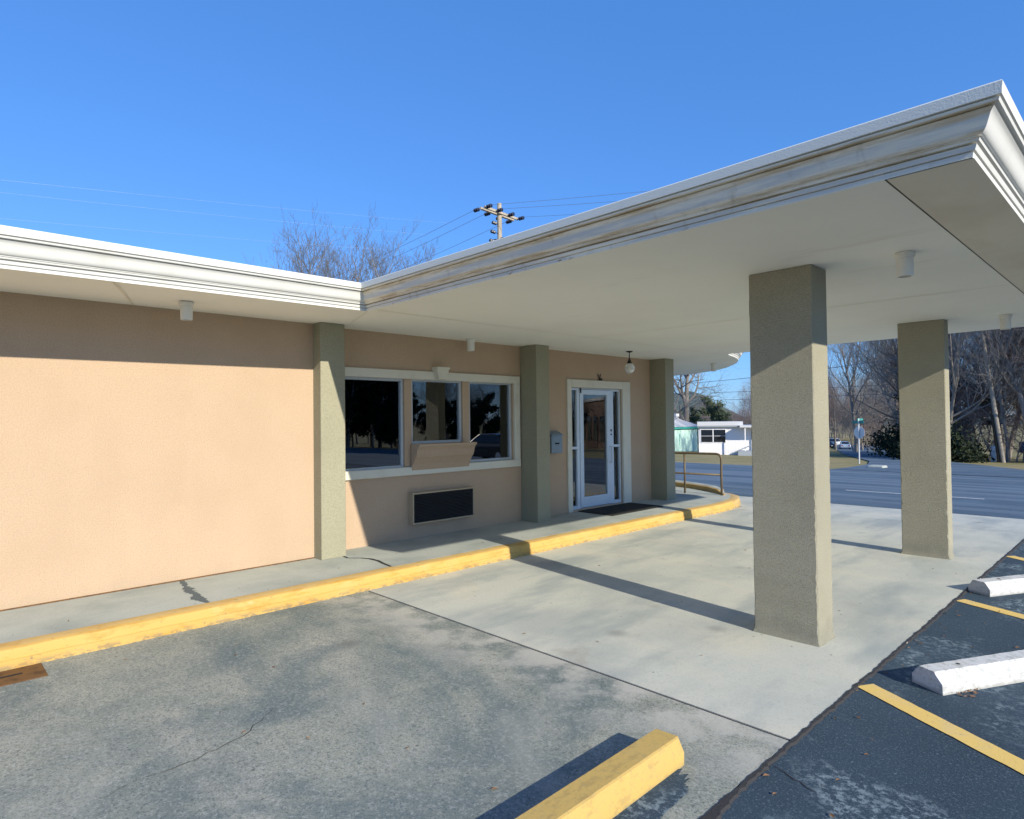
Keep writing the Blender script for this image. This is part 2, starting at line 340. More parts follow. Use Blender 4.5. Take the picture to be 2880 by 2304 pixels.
CRA = [(3.23, 1.64), (3.44, 1.39), (3.5, 1.17), (3.54, 1.0), (3.52, 0.84), (3.56, 0.7), (3.57, 0.6)]
CRC = [(3.85, 1.86), (3.84, 1.76), (3.72, 1.67)]
CRB = [(5.68, 3.19), (5.79, 3.15), (5.87, 3.12), (5.92, 3.1)]
def crack_line(name, pts, w_, z, seed, mat):
    r = random.Random(seed); P = []
    for (x0_, y0_), (x1_, y1_) in zip(pts, pts[1:]):
        k_ = max(2, int(math.hypot(x1_-x0_, y1_-y0_)/.05))
        for q in range(k_): P.append((x0_+(x1_-x0_)*q/k_+r.uniform(-.012, .012), y0_+(y1_-y0_)*q/k_+r.uniform(-.012, .012)))
    b = MB(); n = len(P)
    for i, (x, y) in enumerate(P):
        e = w_*r.uniform(.3, 1)*min(1, (i+1)/4, (n-i)/4); b.v += [(x-e*.7, y-e*.7, z), (x+e*.7, y+e*.7, z)]
    b.f = [(2*i, 2*i+1, 2*i+3, 2*i+2) for i in range(n-1)]; b.build(name, mat.m)['kind'] = 'structure'
crack_line('slab_crack', CRA, .004, G+.002, 1, TAR); crack_line('slab_crack', CRC, .003, G+.002, 2, TAR)
crack_line('asphalt_crack', CRB, .009, G-.009, 3, TAR)
MB().box((0, -8, -.012), (.012, 3.515, .003)).build('wall_base_shadow_strip', RUST.m)['kind'] = 'structure'  # dark strip drawn for the shadow gap and dirt line at the wall foot
# walkway: two pours meeting at a curved, slightly lipped crack
crack = [(-.13, 3.80), (.19, 3.80), (.30, 3.79), (.42, 3.90), (.54, 3.955), (.70, 3.965), (.86, 3.93), (1.06, 3.90), (1.10, 3.905)]
KX = 1.235
slab('walkway', WALK, [(-.2, -8), (1.10, -8)] + [(x, y-.007) for x, y in reversed(crack)] + [(-.2, 3.79)], top=-.008, th=.2)
endcurve = [(1.24, 10.3), (1.25, 11.0), (1.21, 11.5), (1.12, 11.95), (1.0, 12.25), (.86, 12.50), (.66, 12.66), (.40, 12.80), (-.3, 13.1)]
slab('walkway', WALK, [(x, y+.007) for x, y in crack] + [(1.10, 10.3), (1.10, 11.0), (1.06, 11.45), (.98, 11.85), (.86, 12.15), (.70, 12.45), (.45, 12.68), (-1.5, 13.3), (-5, 13.6), (-5, 11.15), (-.13, 11.15), (-.13, 9)], top=0.0, th=.2)
b = MB(); b.v = [(x, y-.020+.008*math.sin(i*7.3), -.004) for i, (x, y) in enumerate(crack)] + [(x, y+.006, -.003) for x, y in crack]; n = len(crack)
b.f = [(i, i+1, n+i+1, n+i) for i in range(n-1)]; b.build('walkway_crack', TAR.m)['kind'] = 'structure'
b = MB(); cl = [(.03, 2.045), (.16, 2.03), (.30, 2.005), (.42, 1.995), (.55, 1.975), (.66, 1.985), (.78, 1.962), (.92, 1.957), (1.02, 1.966), (1.10, 1.97)]
wq = [.028, .032, .020, .052, .046, .026, .066, .052, .026, .004]; r = random.Random(3); Lf, Rf = [], []; cl2 = []
for k_ in range(len(cl)-1):
    for t_ in (0, .2, .4, .6, .8):
        x = cl[k_][0]*(1-t_)+cl[k_+1][0]*t_; y = cl[k_][1]*(1-t_)+cl[k_+1][1]*t_; q = wq[k_]*(1-t_)+wq[k_+1]*t_; cl2.append((x, y))
        Lf.append((x+r.uniform(-.008, .008), y-q*(.5+.7*r.random()), -.004)); Rf.append((x+r.uniform(-.008, .008), y+q*(.4+.8*r.random()), -.004))
cl = cl2
b.v = Lf+Rf; n = len(cl); b.f = [(i, i+1, n+i+1, n+i) for i in range(n-1)]; b.build('crack_sealant', SEAL.m)['kind'] = 'structure'

# kerb
def sweep(path, prof, closed=False):
    """path: [(x,y)], prof: [(o,z)] with o outwards = to the right of travel"""
    b = MB(); n = len(prof); k = len(path)
    for i, (x, y) in enumerate(path):
        a = Vector(path[max(i-1, 0)]); c = Vector(path[min(i+1, k-1)]); p = Vector((x, y))
        d1 = (p-a).normalized() if i > 0 else (c-p).normalized(); d2 = (c-p).normalized() if i < k-1 else d1
        n1 = Vector((d1.y, -d1.x)); n2 = Vector((d2.y, -d2.x)); m = (n1+n2).normalized(); m /= max(.3, m.dot(n1))
        for (o_, z) in prof: b.v.append((x+m.x*o_, y+m.y*o_, z(i, x, y) if callable(z) else z))
    for i in range(k-1):
        for j in range(n-1): b.f.append((i*n+j, (i+1)*n+j, (i+1)*n+j+1, i*n+j+1))
    return b
r = random.Random(21)
kpath = []
y = -8.0
while y < 10.2: kpath.append((KX + r.uniform(-.004, .004), y)); y += .16
kpath += endcurve + [(-1.5, 13.6)]
def zj(base, amp=.004): return lambda i, x, y: base + amp*math.sin(i*12.9898)*math.sin(i*4.1)
kprof = [(-.17, -.1), (-.17, -.004), (-.135, zj(-.001, .002)), (-.03, zj(-.006)), (-.008, zj(-.016)), (0, -.032), (.006, zj(-.085)), (.016, zj(-.088)), (.018, -.16), (.018, -.25)]
k = sweep(kpath, kprof).build('kerb', YELLOW.m); k['kind'] = 'structure'; auto_smooth(k, 35)
# raised planter-like kerb behind the handrail
rp = [(.66, 12.24), (.36, 12.50), (0, 12.75), (-.5, 12.98), (-1.2, 13.2), (-2.2, 13.4), (-4.5, 13.6)]
rw = [.03, .16, .24, .30, .36, .40, .42]; rh = [.02, .085, .10, .10, .10, .10, .10]
b = MB(); tb = MB()
for i, (x, y) in enumerate(rp):
    a_ = Vector(rp[max(i-1, 0)]); c_ = Vector(rp[min(i+1, len(rp)-1)]); d_ = (c_-a_).normalized(); n_ = Vector((d_.y, -d_.x))
    if n_.y < 0: n_ = -n_
    f_ = Vector((x, y)) + n_*rw[i]; g_ = Vector((x, y)) + n_*.02
    b.v += [(x, y, -.2), (x, y, rh[i]-.008), (g_.x, g_.y, rh[i]), (f_.x, f_.y, rh[i]), (f_.x, f_.y, -.35)]
    h_ = Vector((x, y)) + n_*min(.05, rw[i]*.5); tb.v += [(h_.x, h_.y, rh[i]+.004), (f_.x-n_.x*.01, f_.y-n_.y*.01, rh[i]+.004)]
b.f = [(i*5+j, i*5+j+1, (i+1)*5+j+1, (i+1)*5+j) for i in range(len(rp)-1) for j in range(4)] + [(0, 1, 2, 3, 4)]
tb.f = [(2*i, 2*i+1, 2*i+3, 2*i+2) for i in range(len(rp)-1)]
b.build('kerb', YELLOW.m)['kind'] = 'structure'; tb.build('kerb_top', WALK.m)['kind'] = 'structure'

# road, far verge, side street
strip('road', ROAD, [[(x, y+(x*.004), .0) for x in (-400, -60, -20, -6, -2, 2, 6, 12, 30, 80, 400)] for y in (14.2, 17, 20, 24, 28, 32.4)])
strip('road_marking', LANE, [[(.95, 18.42, .006), (4.0, 18.52, .006)], [(.95, 18.54, .006), (4.0, 18.64, .006)]])
strip('road_marking', LANE, [[(-11.1, 18.42, .006), (-8.1, 18.42, .006)], [(-11.1, 18.54, .006), (-8.1, 18.54, .006)]])
strip('road_marking', LANE, [[(13.1, 18.42, .006), (16.1, 18.42, .006)], [(13.1, 18.54, .006), (16.1, 18.54, .006)]])
sst = [(-4.2, 4.5, 32), (-4.6, 4.0, 36), (-5.6, 2.0, 42), (-7.6, -1.2, 49), (-10.4, -4.6, 56), (-14.2, -8.8, 65), (-19.5, -14, 79), (-27, -20, 100), (-38, -29, 130), (-51, -41, 168)]
strip('side_street', ROAD, [[(a_, y, .01), ((a_+b_)/2, y, .02), (b_, y, .01)] for a_, b_, y in sst])
b = MB()
b.box((-3.95, 36.4, gz(36.4)-.1), (-3.2, 37.2, gz(37)+.13)); o = b.build('kerb_end', WALK.m, bevel=.05); o['kind'] = 'structure'
# wooded hill far off
b = MB(); r = random.Random(5)
nx, ny = 60, 10
for j in range(ny+1):
    for i in range(nx+1):
        u = i/nx; v = j/ny; base = Vector((-330, 330)).lerp(Vector((40, 640)), u); nn = Vector((-.64, .77))
        px_, py_ = base + nn*(v*260)
        hgt = (30*math.exp(-((u-.30)/(.16 if u < .30 else .062))**2) + 14*math.exp(-((u-.55)/.14)**2)+6*math.exp(-((u-.8)/.2)**2)+3) * math.sin(math.pi*min(1, v*.9+.02)) + r.uniform(-1, 1)*1.1*(0 < v < 1)
        b.v.append((px_, py_, -7 + hgt))
b.f = [(j*(nx+1)+i, j*(nx+1)+i+1, (j+1)*(nx+1)+i+1, (j+1)*(nx+1)+i) for j in range(ny) for i in range(nx)]
b.build('hill', HILL.m, smooth=True)['kind'] = 'structure'

# ================================================================ BUILDING
XW, ZS, ZF, ZT = -.127, 2.795, 2.795, 3.062
XO, YC, XE, YF = 1.164, 3.543, 6.496, 10.90
bld = empty('motel_building', (0, 7, 0)); bld.location = (0, 0, 0)
tag(bld, 'peach stucco motel building with flat white canopy over the driveway', 'building')
def part(b, name, mat, parent=bld, **k): return b.build(name, mat.m, parent, **k)
part(MB().box((-.35, -8, -.02), (0, 3.60, 2.80)), 'wall', PEACH)
def holed_wall(y0, y1, z0, z1, x, th, holes):
    ys = sorted({y0, y1, *[h[0] for h in holes], *[h[1] for h in holes]}); zs = sorted({z0, z1, *[h[2] for h in holes], *[h[3] for h in holes]})
    b = MB(); inside = lambda y, z: any(h[0] < y < h[1] and h[2] < z < h[3] for h in holes)
    for a_, c_ in zip(ys, ys[1:]):
        for d_, e_ in zip(zs, zs[1:]):
            if not inside((a_+c_)/2, (d_+e_)/2):
                for xx, rev in ((x, 0), (x-th, 1)):
                    f = [(xx, a_, d_), (xx, c_, d_), (xx, c_, e_), (xx, a_, e_)]; b.add(f[::-1] if rev else f, [(0, 1, 2, 3)])
    for (a_, c_, d_, e_) in holes:
        for q in ([(a_, d_), (c_, d_)], [(c_, d_), (c_, e_)], [(c_, e_), (a_, e_)], [(a_, e_), (a_, d_)]):
            b.add([(x, *q[0]), (x, *q[1]), (x-th, *q[1]), (x-th, *q[0])], [(0, 1, 2, 3)])
    return b
HW = [(3.87, 4.90, .975, 2.195), (5.017, 5.925, 1.295, 2.205), (6.052, 6.945, .985, 2.207), (8.35, 9.83, .03, 2.175), (4.99, 6.0, .235, .61)]
wb = holed_wall(3.5, 11.05, 0, 2.80, XW, .16, HW)
me_w = part(wb, 'wall', PEACH)
part(MB().box((-6.4, 10.98, -.3), (-.14, 11.14, 2.79)), 'wall', PEACH)
part(MB().box((-.30, 3.515, -.01), (.189, 3.834, 2.794)), 'pilaster', OLIVE, bevel=.006)
part(MB().box((-.125, 7.12, -.01), (.24, 7.42, 2.794)), 'pilaster', OLIVE, bevel=.006)
part(MB().box((-.16, 10.785, -.01), (.24, 11.09, 2.794)), 'pilaster', OLIVE, bevel=.006)
# --- interior of the lobby
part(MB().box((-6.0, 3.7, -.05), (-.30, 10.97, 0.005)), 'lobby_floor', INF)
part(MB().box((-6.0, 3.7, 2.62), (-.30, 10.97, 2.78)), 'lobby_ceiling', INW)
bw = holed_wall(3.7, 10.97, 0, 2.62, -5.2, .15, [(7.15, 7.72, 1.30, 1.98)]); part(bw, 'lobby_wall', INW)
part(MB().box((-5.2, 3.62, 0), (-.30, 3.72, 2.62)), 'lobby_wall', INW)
part(MB().box((-2.6, 4.6, 0), (-2.0, 7.0, 1.05)), 'lobby_counter', INWOOD, bevel=.01)
part(MB().box((-4.9, 8.2, 0), (-4.1, 10.2, .45)).box((-5.0, 8.2, .3), (-4.75, 10.2, .95)), 'lobby_sofa', INWOOD, bevel=.04)
LAMPE = Mat('lobby_lamp_glow', (.9, .85, .7)); LAMPE.b.inputs['Emission Color'].default_value = (1, .85, .6, 1); LAMPE.b.inputs['Emission Strength'].default_value = 4
part(MB().lathe((-3.2, 7.77, 2.29), [(0, .012), (.075, .012), (.075, -.004), (0, -.004)], 16), 'lobby_lamp', LAMPE)
part(MB().tube([(-3.2, 7.77, 2.30), (-3.2, 7.77, 2.63)], .012, 6), 'lobby_lamp_stem', BRONZE)
PALE = Mat('glowing_blind', (.5, .6, .65)); PALE.b.inputs['Emission Color'].default_value = (.55, .75, .9, 1); PALE.b.inputs['Emission Strength'].default_value = .55  # blind glows by itself, standing in for daylight through the back window
lw_ = part(MB().box((-5.30, 7.16, 1.31), (-5.28, 7.71, 1.97)), 'lobby_window_glow', PALE); part(MB().box((-5.275, 7.15, 1.62), (-5.262, 7.72, 1.65)), 'mullion', INW, lw_)
# --- windows
def ring(y0, y1, z0, z1, wd, x0, x1):
    b = MB(); b.box((x0, y0, z0), (x1, y1, z0+wd)); b.box((x0, y0, z1-wd), (x1, y1, z1)); b.box((x0, y0, z0+wd), (x1, y0+wd, z1-wd)); b.box((x0, y1-wd, z0+wd), (x1, y1, z1-wd)); return b
for (y0, y1, z0, z1) in HW[:3]:
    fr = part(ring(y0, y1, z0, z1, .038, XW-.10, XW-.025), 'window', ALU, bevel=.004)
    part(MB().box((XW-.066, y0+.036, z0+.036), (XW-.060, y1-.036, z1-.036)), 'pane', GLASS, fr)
cb = MB(); x0, x1 = XW-.01, XW+.035
cb.box((x0, 3.84, 2.19), (x1, 7.087, 2.308)); cb.box((x0, 3.84, .873), (x1+.006, 7.087, .985)); cb.box((x0, 6.962, .985), (x1, 7.087, 2.19))
cas = part(cb, 'window_casing', CREAM, bevel=.006)
kb = MB(); kb.add([(x0, 5.40, 2.20), (x0, 5.545, 2.20), (x0, 5.585, 2.372), (x0, 5.365, 2.372), (.0, 5.40, 2.20), (.0, 5.545, 2.20), (.0, 5.58, 2.345), (.0, 5.37, 2.345), (.012, 5.585, 2.35), (.012, 5.365, 2.35), (.012, 5.585, 2.372), (.012, 5.365, 2.372)],
    [(4, 5, 6, 7), (0, 4, 7, 9, 11, 3), (1, 2, 10, 8, 6, 5), (0, 1, 5, 4), (7, 6, 8, 9), (9, 8, 10, 11), (3, 11, 10, 2)])
part(kb, 'keystone', CREAM, cas)
# service shelf below the middle window
prof = [(-.10, .937), (-.085, .937), (-.055, 1.02), (-.012, 1.085), (.02, 1.12), (.040, 1.165), (.050, 1.215), (.072, 1.248), (.076, 1.262), (.100, 1.263), (.102, 1.296), (-.10, 1.296)]
sb = MB(); ya, yb = 4.985, 6.0
n = len(prof); sb.v = [(x, ya, z) for x, z in prof] + [(x, yb, z) for x, z in prof]
sb.f = [tuple(range(n)), tuple(range(2*n-1, n-1, -1))] + [(i, (i+1) % n, n+(i+1) % n, n+i) for i in range(n)]
part(sb, 'service_shelf', PEACH)
# --- door set
part(MB().box((x0, 8.235, 0), (x1, 8.352, 2.315)).box((x0, 9.828, 0), (x1, 10.072, 2.315)).box((x0, 8.352, 2.175), (x1, 9.828, 2.315)), 'door_casing', CREAM, bevel=.006)
part(MB().box((XW-.12, 8.35, 0.0), (XW-.01, 9.83, .032)), 'threshold', ALU, bevel=.006)
df = MB(); xa, xb = XW-.11, XW-.03
for (a_, c_, d_, e_) in [(8.352, 8.385, .03, 2.173), (8.555, 8.625, .03, 2.173), (9.548, 9.612, .03, 2.173), (9.795, 9.828, .03, 2.173), (8.385, 8.555, 2.13, 2.173), (9.612, 9.795, 2.13, 2.173), (8.625, 9.548, 2.150, 2.173), (8.385, 8.555, .03, .085), (9.612, 9.795, .03, .085)]:
    df.box((xa, a_, d_), (xb, c_, e_))
door_frame = part(df, 'door_frame', DOORW, bevel=.004)
for (a_, c_) in ((8.385, 8.555), (9.612, 9.795)):
    part(MB().box((xa+.005, a_, 1.085), (xb+.004, c_, 1.130)), 'mid_rail', DOORW, door_frame, bevel=.003)
    for (d_, e_) in ((.085, 1.085), (1.13, 2.13)):
        part(MB().box((XW-.072, a_, d_), (XW-.066, c_, e_)), 'pane', GLASSD, door_frame)
    bb = MB()
    for i in range(34): z = 1.16+i*.028; bb.add([(XW-.155, a_, z), (XW-.125, a_, z+.016), (XW-.125, c_, z+.016), (XW-.155, c_, z)], [(0, 1, 2, 3)])
    q = part(bb, 'blind', BLIND, door_frame); q['kind'] = 'stuff'
dl = MB(); xc, xd = XW-.085, XW-.018
dl.box((xc, 8.630, .040), (xd, 8.725, 2.146)); dl.box((xc, 9.405, .040), (xd, 9.543, 2.146)); dl.box((xc, 8.725, .040), (xd, 9.405, .225)); dl.box((xc, 8.725, 2.056), (xd, 9.405, 2.146))
door = part(dl, 'door', DOORW, bevel=.005)
part(MB().box((XW-.055, 8.724, .224), (XW-.049, 9.406, 2.057)), 'pane', GLASSD, door)
part(MB().tube([(XW-.12, 8.72, 1.163), (XW-.12, 9.41, 1.163)], .016, 8), 'push_bar', ALU, door)
part(MB().tube([(XW-.018, 9.47, .80), (XW+.03, 9.47, .80), (XW+.03, 9.47, 1.10), (XW-.018, 9.47, 1.10)], .010, 8), 'handle', ALU, door)
part(MB().box((XW-.02, 9.50, 1.38), (XW-.008, 9.53, 1.42)), 'lock', BRONZE, door)
part(MB().box((XW-.02, 9.50, 1.31), (XW-.008, 9.53, 1.335)), 'lock', BRONZE, door)
part(MB().box((XW-.03, 8.632, 2.08), (XW-.006, 8.66, 2.165)), 'hinge', BRONZE, door)
# --- soffits
lobe = [(1.42, 11.02), (1.355, 11.20), (1.27, 11.55), (1.13, 12.0), (.93, 12.45), (.66, 12.93), (.27, 13.47), (-.17, 14.04), (-.79, 14.62), (-1.5, 15.06), (-2.4, 15.40), (-3.3, 15.58), (-4.5, 15.65)]
def sag(y): return -.0085*max(0, YC-y)
sf = MB(); sf.v = [(-.02, -8, ZS), (XO+.01, -8, ZS+sag(-8)), (XO+.01, YC, ZS), (-.02, YC, ZS)]; sf.f = [(0, 1, 2, 3)]
part(sf, 'soffit', SOFFIT)
gx = 6.13
cs = [(-.3, YC), (gx, YC+.0), (gx, YF+.0), (1.45, YF+.1)] + lobe + [(-4.5, 11.15), (-.3, 11.15)]
b = MB(); b.v = [(x, y, ZS+.001) for x, y in cs]; b.f = [tuple(range(len(cs)))]; part(b, 'soffit', SOFFIT)
b = MB(); b.v = [(gx+.012, YC, ZS-.004), (XE+.005, YC, ZS-.004), (XE+.005, YF, ZS-.004), (gx+.012, YF, ZS-.004)]; b.f = [(0, 1, 2, 3)]
b.add([(gx+.012, YC, ZS-.004), (gx+.012, YF, ZS-.004), (gx+.012, YF, ZS+.03), (gx+.012, YC, ZS+.03)], [(0, 1, 2, 3)])
part(b, 'eave_strip', EAVE)
b = MB(); b.box((gx-.002, YC, ZS+.016), (gx+.03, YF, ZS+.04)); part(b, 'soffit_groove', SIDED)
b = MB(); b.v = [(.0, 1.62, ZS-.004+sag(1.62)*.0), (XO, 1.20, ZS-.004+sag(1.2)), (XO, 1.214, ZS-.004+sag(1.2)), (.0, 1.632, ZS-.004)]; b.f = [(0, 1, 2, 3)]; part(b, 'soffit_seam', EAVE)
for (p_, q_) in (((1.18, 3.56), (.25, 3.86)), ((1.3, 3.6), (1.32, 11.0)), ((1.32, 7.2), (6.1, 7.25))):
    d_ = (Vector(q_)-Vector(p_)).normalized(); n_ = Vector((-d_.y, d_.x))*.006
    b = MB(); b.v = [(p_[0]-n_.x, p_[1]-n_.y, ZS-.002), (q_[0]-n_.x, q_[1]-n_.y, ZS-.002), (q_[0]+n_.x, q_[1]+n_.y, ZS-.002), (p_[0]+n_.x, p_[1]+n_.y, ZS-.002)]; b.f = [(0, 1, 2, 3)]; part(b, 'soffit_seam', EAVE)
# --- roof deck
rf = [(-8, -8), (XO-.06, -8), (XO-.06, YC+.06), (XE-.06, YC+.06), (XE-.06, YF-.06), (1.30, YF-.06)] + [(x-.10, y-.06) for x, y in lobe] + [(-8, 15.5)]
b = MB(); b.prism(rf, 2.86, 3.03); part(b, 'roof', ROOFM)
# --- fascia moulding
FP = [(0, 0), (.004, .025), (-.003, .026), (-.003, .030), (.012, .031), (.019, .050), (.020, .053), (.0, .054), (.0, .062), (.030, .063), (.034, .074), (.041, .077), (.036, .079), (.036, .083),
      (.046, .086), (.054, .092), (.062, .103), (.069, .119), (.076, .138), (.083, .156), (.091, .168), (.099, .175), (.084, .176), (.084, .183), (.117, .185), (.122, .198), (.106, .199), (.106, .204), (.130, .206), (.135, .258), (.130, .264), (-.15, .264)]
fpath = [(XO, -8), (XO, -4), (XO, 0), (XO, YC), (XE, YC), (XE, YF), (1.50, YF+.10)] + lobe
def fascia(i0, i1, mat, label=None):
    full = []
    k = len(fpath)
    b = MB(); n = len(FP)
    for i in range(i0, i1+1):
        p = Vector(fpath[i]); a = Vector(fpath[max(i-1, 0)]); c = Vector(fpath[min(i+1, k-1)])
        d1 = (p-a).normalized() if i > 0 else (c-p).normalized(); d2 = (c-p).normalized() if i < k-1 else d1
        n1 = Vector((d1.y, -d1.x)); n2 = Vector((d2.y, -d2.x)); m = (n1+n2).normalized(); m /= max(.35, m.dot(n1))
        for (o_, z) in FP:
            s_ = sag(p.y) if (i <= 3) else 0
            b.v.append((p.x+m.x*o_, p.y+m.y*o_, ZF+z + s_*(1-z/.264)))
    for i in range(i1-i0):
        for j in range(n-1): b.f.append((i*n+j, (i+1)*n+j, (i+1)*n+j+1, i*n+j+1))
    o = part(b, 'fascia', mat); auto_smooth(o, 40)
    if label: o['label'] = label
    return o
fascia(0, 3, WHITE, 'bright white fascia moulding along the left eave')
fascia(3, 4, STAIN, 'stained shaded fascia moulding facing the parking lot')
fascia(4, 5, WHITE); fascia(5, 7, WHITE); fascia(7, len(fpath)-1, WHITE, 'curved white fascia moulding at the far rounded corner')
# --- canopy pillars
def pillar(x0, x1, y0, y1, seed):
    r = random.Random(seed); b = MB(); zs = [G-.01, G+.005, G+.03, G+.06, G+.10] + [G+.10+.036*i for i in range(1, 78)]
    zs = [z for z in zs if z < 2.74] + [2.78, ZS-.003]; N = 0; rows = []
    chips = {(r.randrange(3, 40), r.randrange(0, 4)): r.uniform(.003, .010) for _ in range(30)}
    for zi, z in enumerate(zs):
        fl = .028*max(0, 1-(z-G)/.06)**2 if z < G+.07 else 0
        lo = max(0, 1-(z-G)/1.6)
        c = .008; row = []
        for (cx, cy, sx, sy) in ((x0, y0, -1, -1), (x1, y0, 1, -1), (x1, y1, 1, 1), (x0, y1, -1, 1)):
            c = .008 + chips.get((zi, (sx+1)+(sy+1)//2), 0)
            jx = r.uniform(-1, 1)*(.0004+.0022*lo*lo); jy = r.uniform(-1, 1)*(.0004+.0022*lo*lo)
            ptx = cx+sx*fl*.6+jx; pty = cy+sy*fl*.6+jy
            pair = [(ptx, pty-sy*c), (ptx-sx*c, pty)]
            if (sx*sy) < 0: pair = [(ptx-sx*c, pty), (ptx, pty-sy*c)]
            row += [(q[0], q[1], z) for q in pair]
        rows.append(row)
    n = 8; b.v = [q for row in rows for q in row]
    b.f = [(i*n+j, i*n+(j+1) % n, (i+1)*n+(j+1) % n, (i+1)*n+j) for i in range(len(rows)-1) for j in range(n)]
    o = part(b, 'pillar', ROUGH); auto_smooth(o, 25); return o
p1 = pillar(4.690, 5.198, 5.064, 5.372, 3)
part(MB().box((4.652, 5.14, 2.46), (4.690, 5.21, 2.60)), 'junction_box', ROUGH, p1, bevel=.006)
pillar(4.690, 5.198, 9.222, 9.43, 8)

# ================================================================ THINGS ON THE BUILDING
ac = empty('air_conditioner', (0, 0, 0)); tag(ac, 'through wall air conditioner with black louvred front below the windows', 'air conditioner')
ring(4.945, 6.035, .205, .635, .022, XW-.05, XW+.118).build('sleeve', ACT.m, ac, bevel=.004)
MB().box((XW-.05, 4.967, .227), (XW+.095, 6.013, .613)).build('grille_back', SLOTD.m, ac)
gb = MB()
for i in range(19):
    z = .234+i*.0200; gb.add([(XW+.098, 4.968, z), (XW+.122, 4.968, z+.004), (XW+.122, 4.968, z+.009), (XW+.098, 4.968, z+.013), (XW+.098, 6.012, z), (XW+.122, 6.012, z+.004), (XW+.122, 6.012, z+.009), (XW+.098, 6.012, z+.013)], [(0, 1, 2, 3), (7, 6, 5, 4), (1, 0, 4, 5), (2, 1, 5, 6), (3, 2, 6, 7)])
q = gb.build('louvre', BLACK.m, ac); q['kind'] = 'stuff'
mbx = empty('mailbox'); tag(mbx, 'blue grey metal drop box on the wall beside the glass door', 'mailbox')
MB().box((XW-.002, 7.715, 1.05), (XW+.13, 7.985, 1.345)).build('box', BOXM.m, mbx, bevel=.006)
lb = MB(); lb.add([(XW, 7.705, 1.348), (XW+.145, 7.705, 1.348), (XW+.145, 7.705, 1.362), (XW, 7.705, 1.42), (XW, 7.995, 1.348), (XW+.145, 7.995, 1.348), (XW+.145, 7.995, 1.362), (XW, 7.995, 1.42)], [(0, 1, 2, 3), (7, 6, 5, 4), (0, 4, 5, 1), (1, 5, 6, 2), (2, 6, 7, 3)])
lb.build('lid', BOXM.m, mbx)
MB().box((XW+.128, 7.80, 1.20), (XW+.136, 7.90, 1.225)).build('slot', SLOTD.m, mbx)
br = empty('wall_bracket'); tag(br, 'small dark bracket with two upright prongs above the door', 'bracket')
MB().box((XW, 9.135, 2.318), (XW+.05, 9.20, 2.36)).build('box', BRONZE.m, br, bevel=.008)
MB().tube([(XW+.02, 9.15, 2.355), (XW+.02, 9.115, 2.39), (XW+.02, 9.095, 2.44)], .007, 6).build('prong', BRONZE.m, br)
MB().tube([(XW+.02, 9.16, 2.355), (XW+.02, 9.165, 2.40), (XW+.02, 9.18, 2.435)], .007, 6).build('prong', BRONZE.m, br)
mat_ = MB().box((-.075, 8.45, .003), (.68, 9.97, .016)).build('doormat', RUBBER.m, bevel=.004); tag(mat_, 'black rubber mat on the walkway in front of the door', 'doormat')
# ceiling downlights
def make_light():
    t = empty('ceiling_light')
    q = MB().lathe((0, 0, 0), [(.0, 0), (.067, 0), (.067, -.028), (.060, -.034), (.054, -.036)], 28).build('collar', LAMPW.m, t); auto_smooth(q, 40)
    q = MB().lathe((0, 0, 0), [(.056, -.030), (.054, -.165), (.050, -.172), (.044, -.172), (.043, -.08), (0, -.08)], 28).build('shade', LAMPW.m, t); auto_smooth(q, 40)
    return t
L0 = make_light()
LS = [((5.786, 5.25), 'white cylinder downlight on the canopy ceiling right beside the nearest pillar'),
      ((.52, 1.954), 'white cylinder downlight under the left eave above the blank peach wall'),
      ((.092, 5.911), 'small white cylinder downlight above the three windows'),
      ((5.77, 9.434), 'white cylinder downlight at the right edge beyond the second pillar'),
      ((.277, 12.625), 'distant cylinder downlight under the rounded far corner of the canopy')]
for i, ((x, y), lab) in enumerate(LS):
    o = L0 if i == 0 else copy_tree(L0); o.location = (x, y, ZS-.001 + (sag(y)*x/XO if y < YC else 0)); tag(o, lab, 'ceiling light', 'cylinder downlights under the canopy and eave')
pl_ = empty('pendant_lamp', (.573, 9.129, ZS)); tag(pl_, 'round glass globe lamp hanging from a dark stem by the door', 'lamp')
MB().lathe((0, 0, 0), [(0, 0), (.058, 0), (.054, -.014), (.022, -.024), (0, -.024)], 20).build('ceiling_plate', BRONZE.m, pl_)
MB().tube([(0, 0, -.02), (0, 0, -.15)], .008, 8).build('stem', BRONZE.m, pl_)
MB().lathe((0, 0, 0), [(0, -.115), (.012, -.12), (.018, -.15), (.030, -.17), (.044, -.212), (.044, -.222), (0, -.222)], 20).build('cap', BRONZE.m, pl_)
MB().lathe((0, 0, -.298), [(.092*math.sin(t_*math.pi/18), .092*math.cos(t_*math.pi/18)) for t_ in range(0, 19)], 28).build('globe', GLOBE.m, pl_, smooth=True)
# handrail at the far end of the walkway
hr = empty('handrail', (0, 0, 0)); tag(hr, 'brown tubular handrail at the rounded far end of the walkway', 'handrail')
dx, dy = .985, .17
def hp(t): return (.63-dx*t, 12.22-dy*t)
arc = [(*hp(.14), .86), (*hp(.09), .857), (*hp(.045), .842), (*hp(.015), .812), (*hp(0), .765)]
MB().tube([(*hp(0), -.02), (*hp(0), .40), (*hp(0), .70)] + arc[::-1] + [(*hp(1.0), .862), (*hp(2.4), .865)], .024, 10).build('top_rail', RAILM.m, hr, smooth=True)
MB().tube([(*hp(0), .425), (*hp(2.4), .425)], .020, 8).build('mid_rail', RAILM.m, hr, smooth=True)
for t_ in (.79, 1.6, 2.4): MB().tube([(*hp(t_), -.02), (*hp(t_), .85)], .021, 8).build('post', RAILM.m, hr, smooth=True)

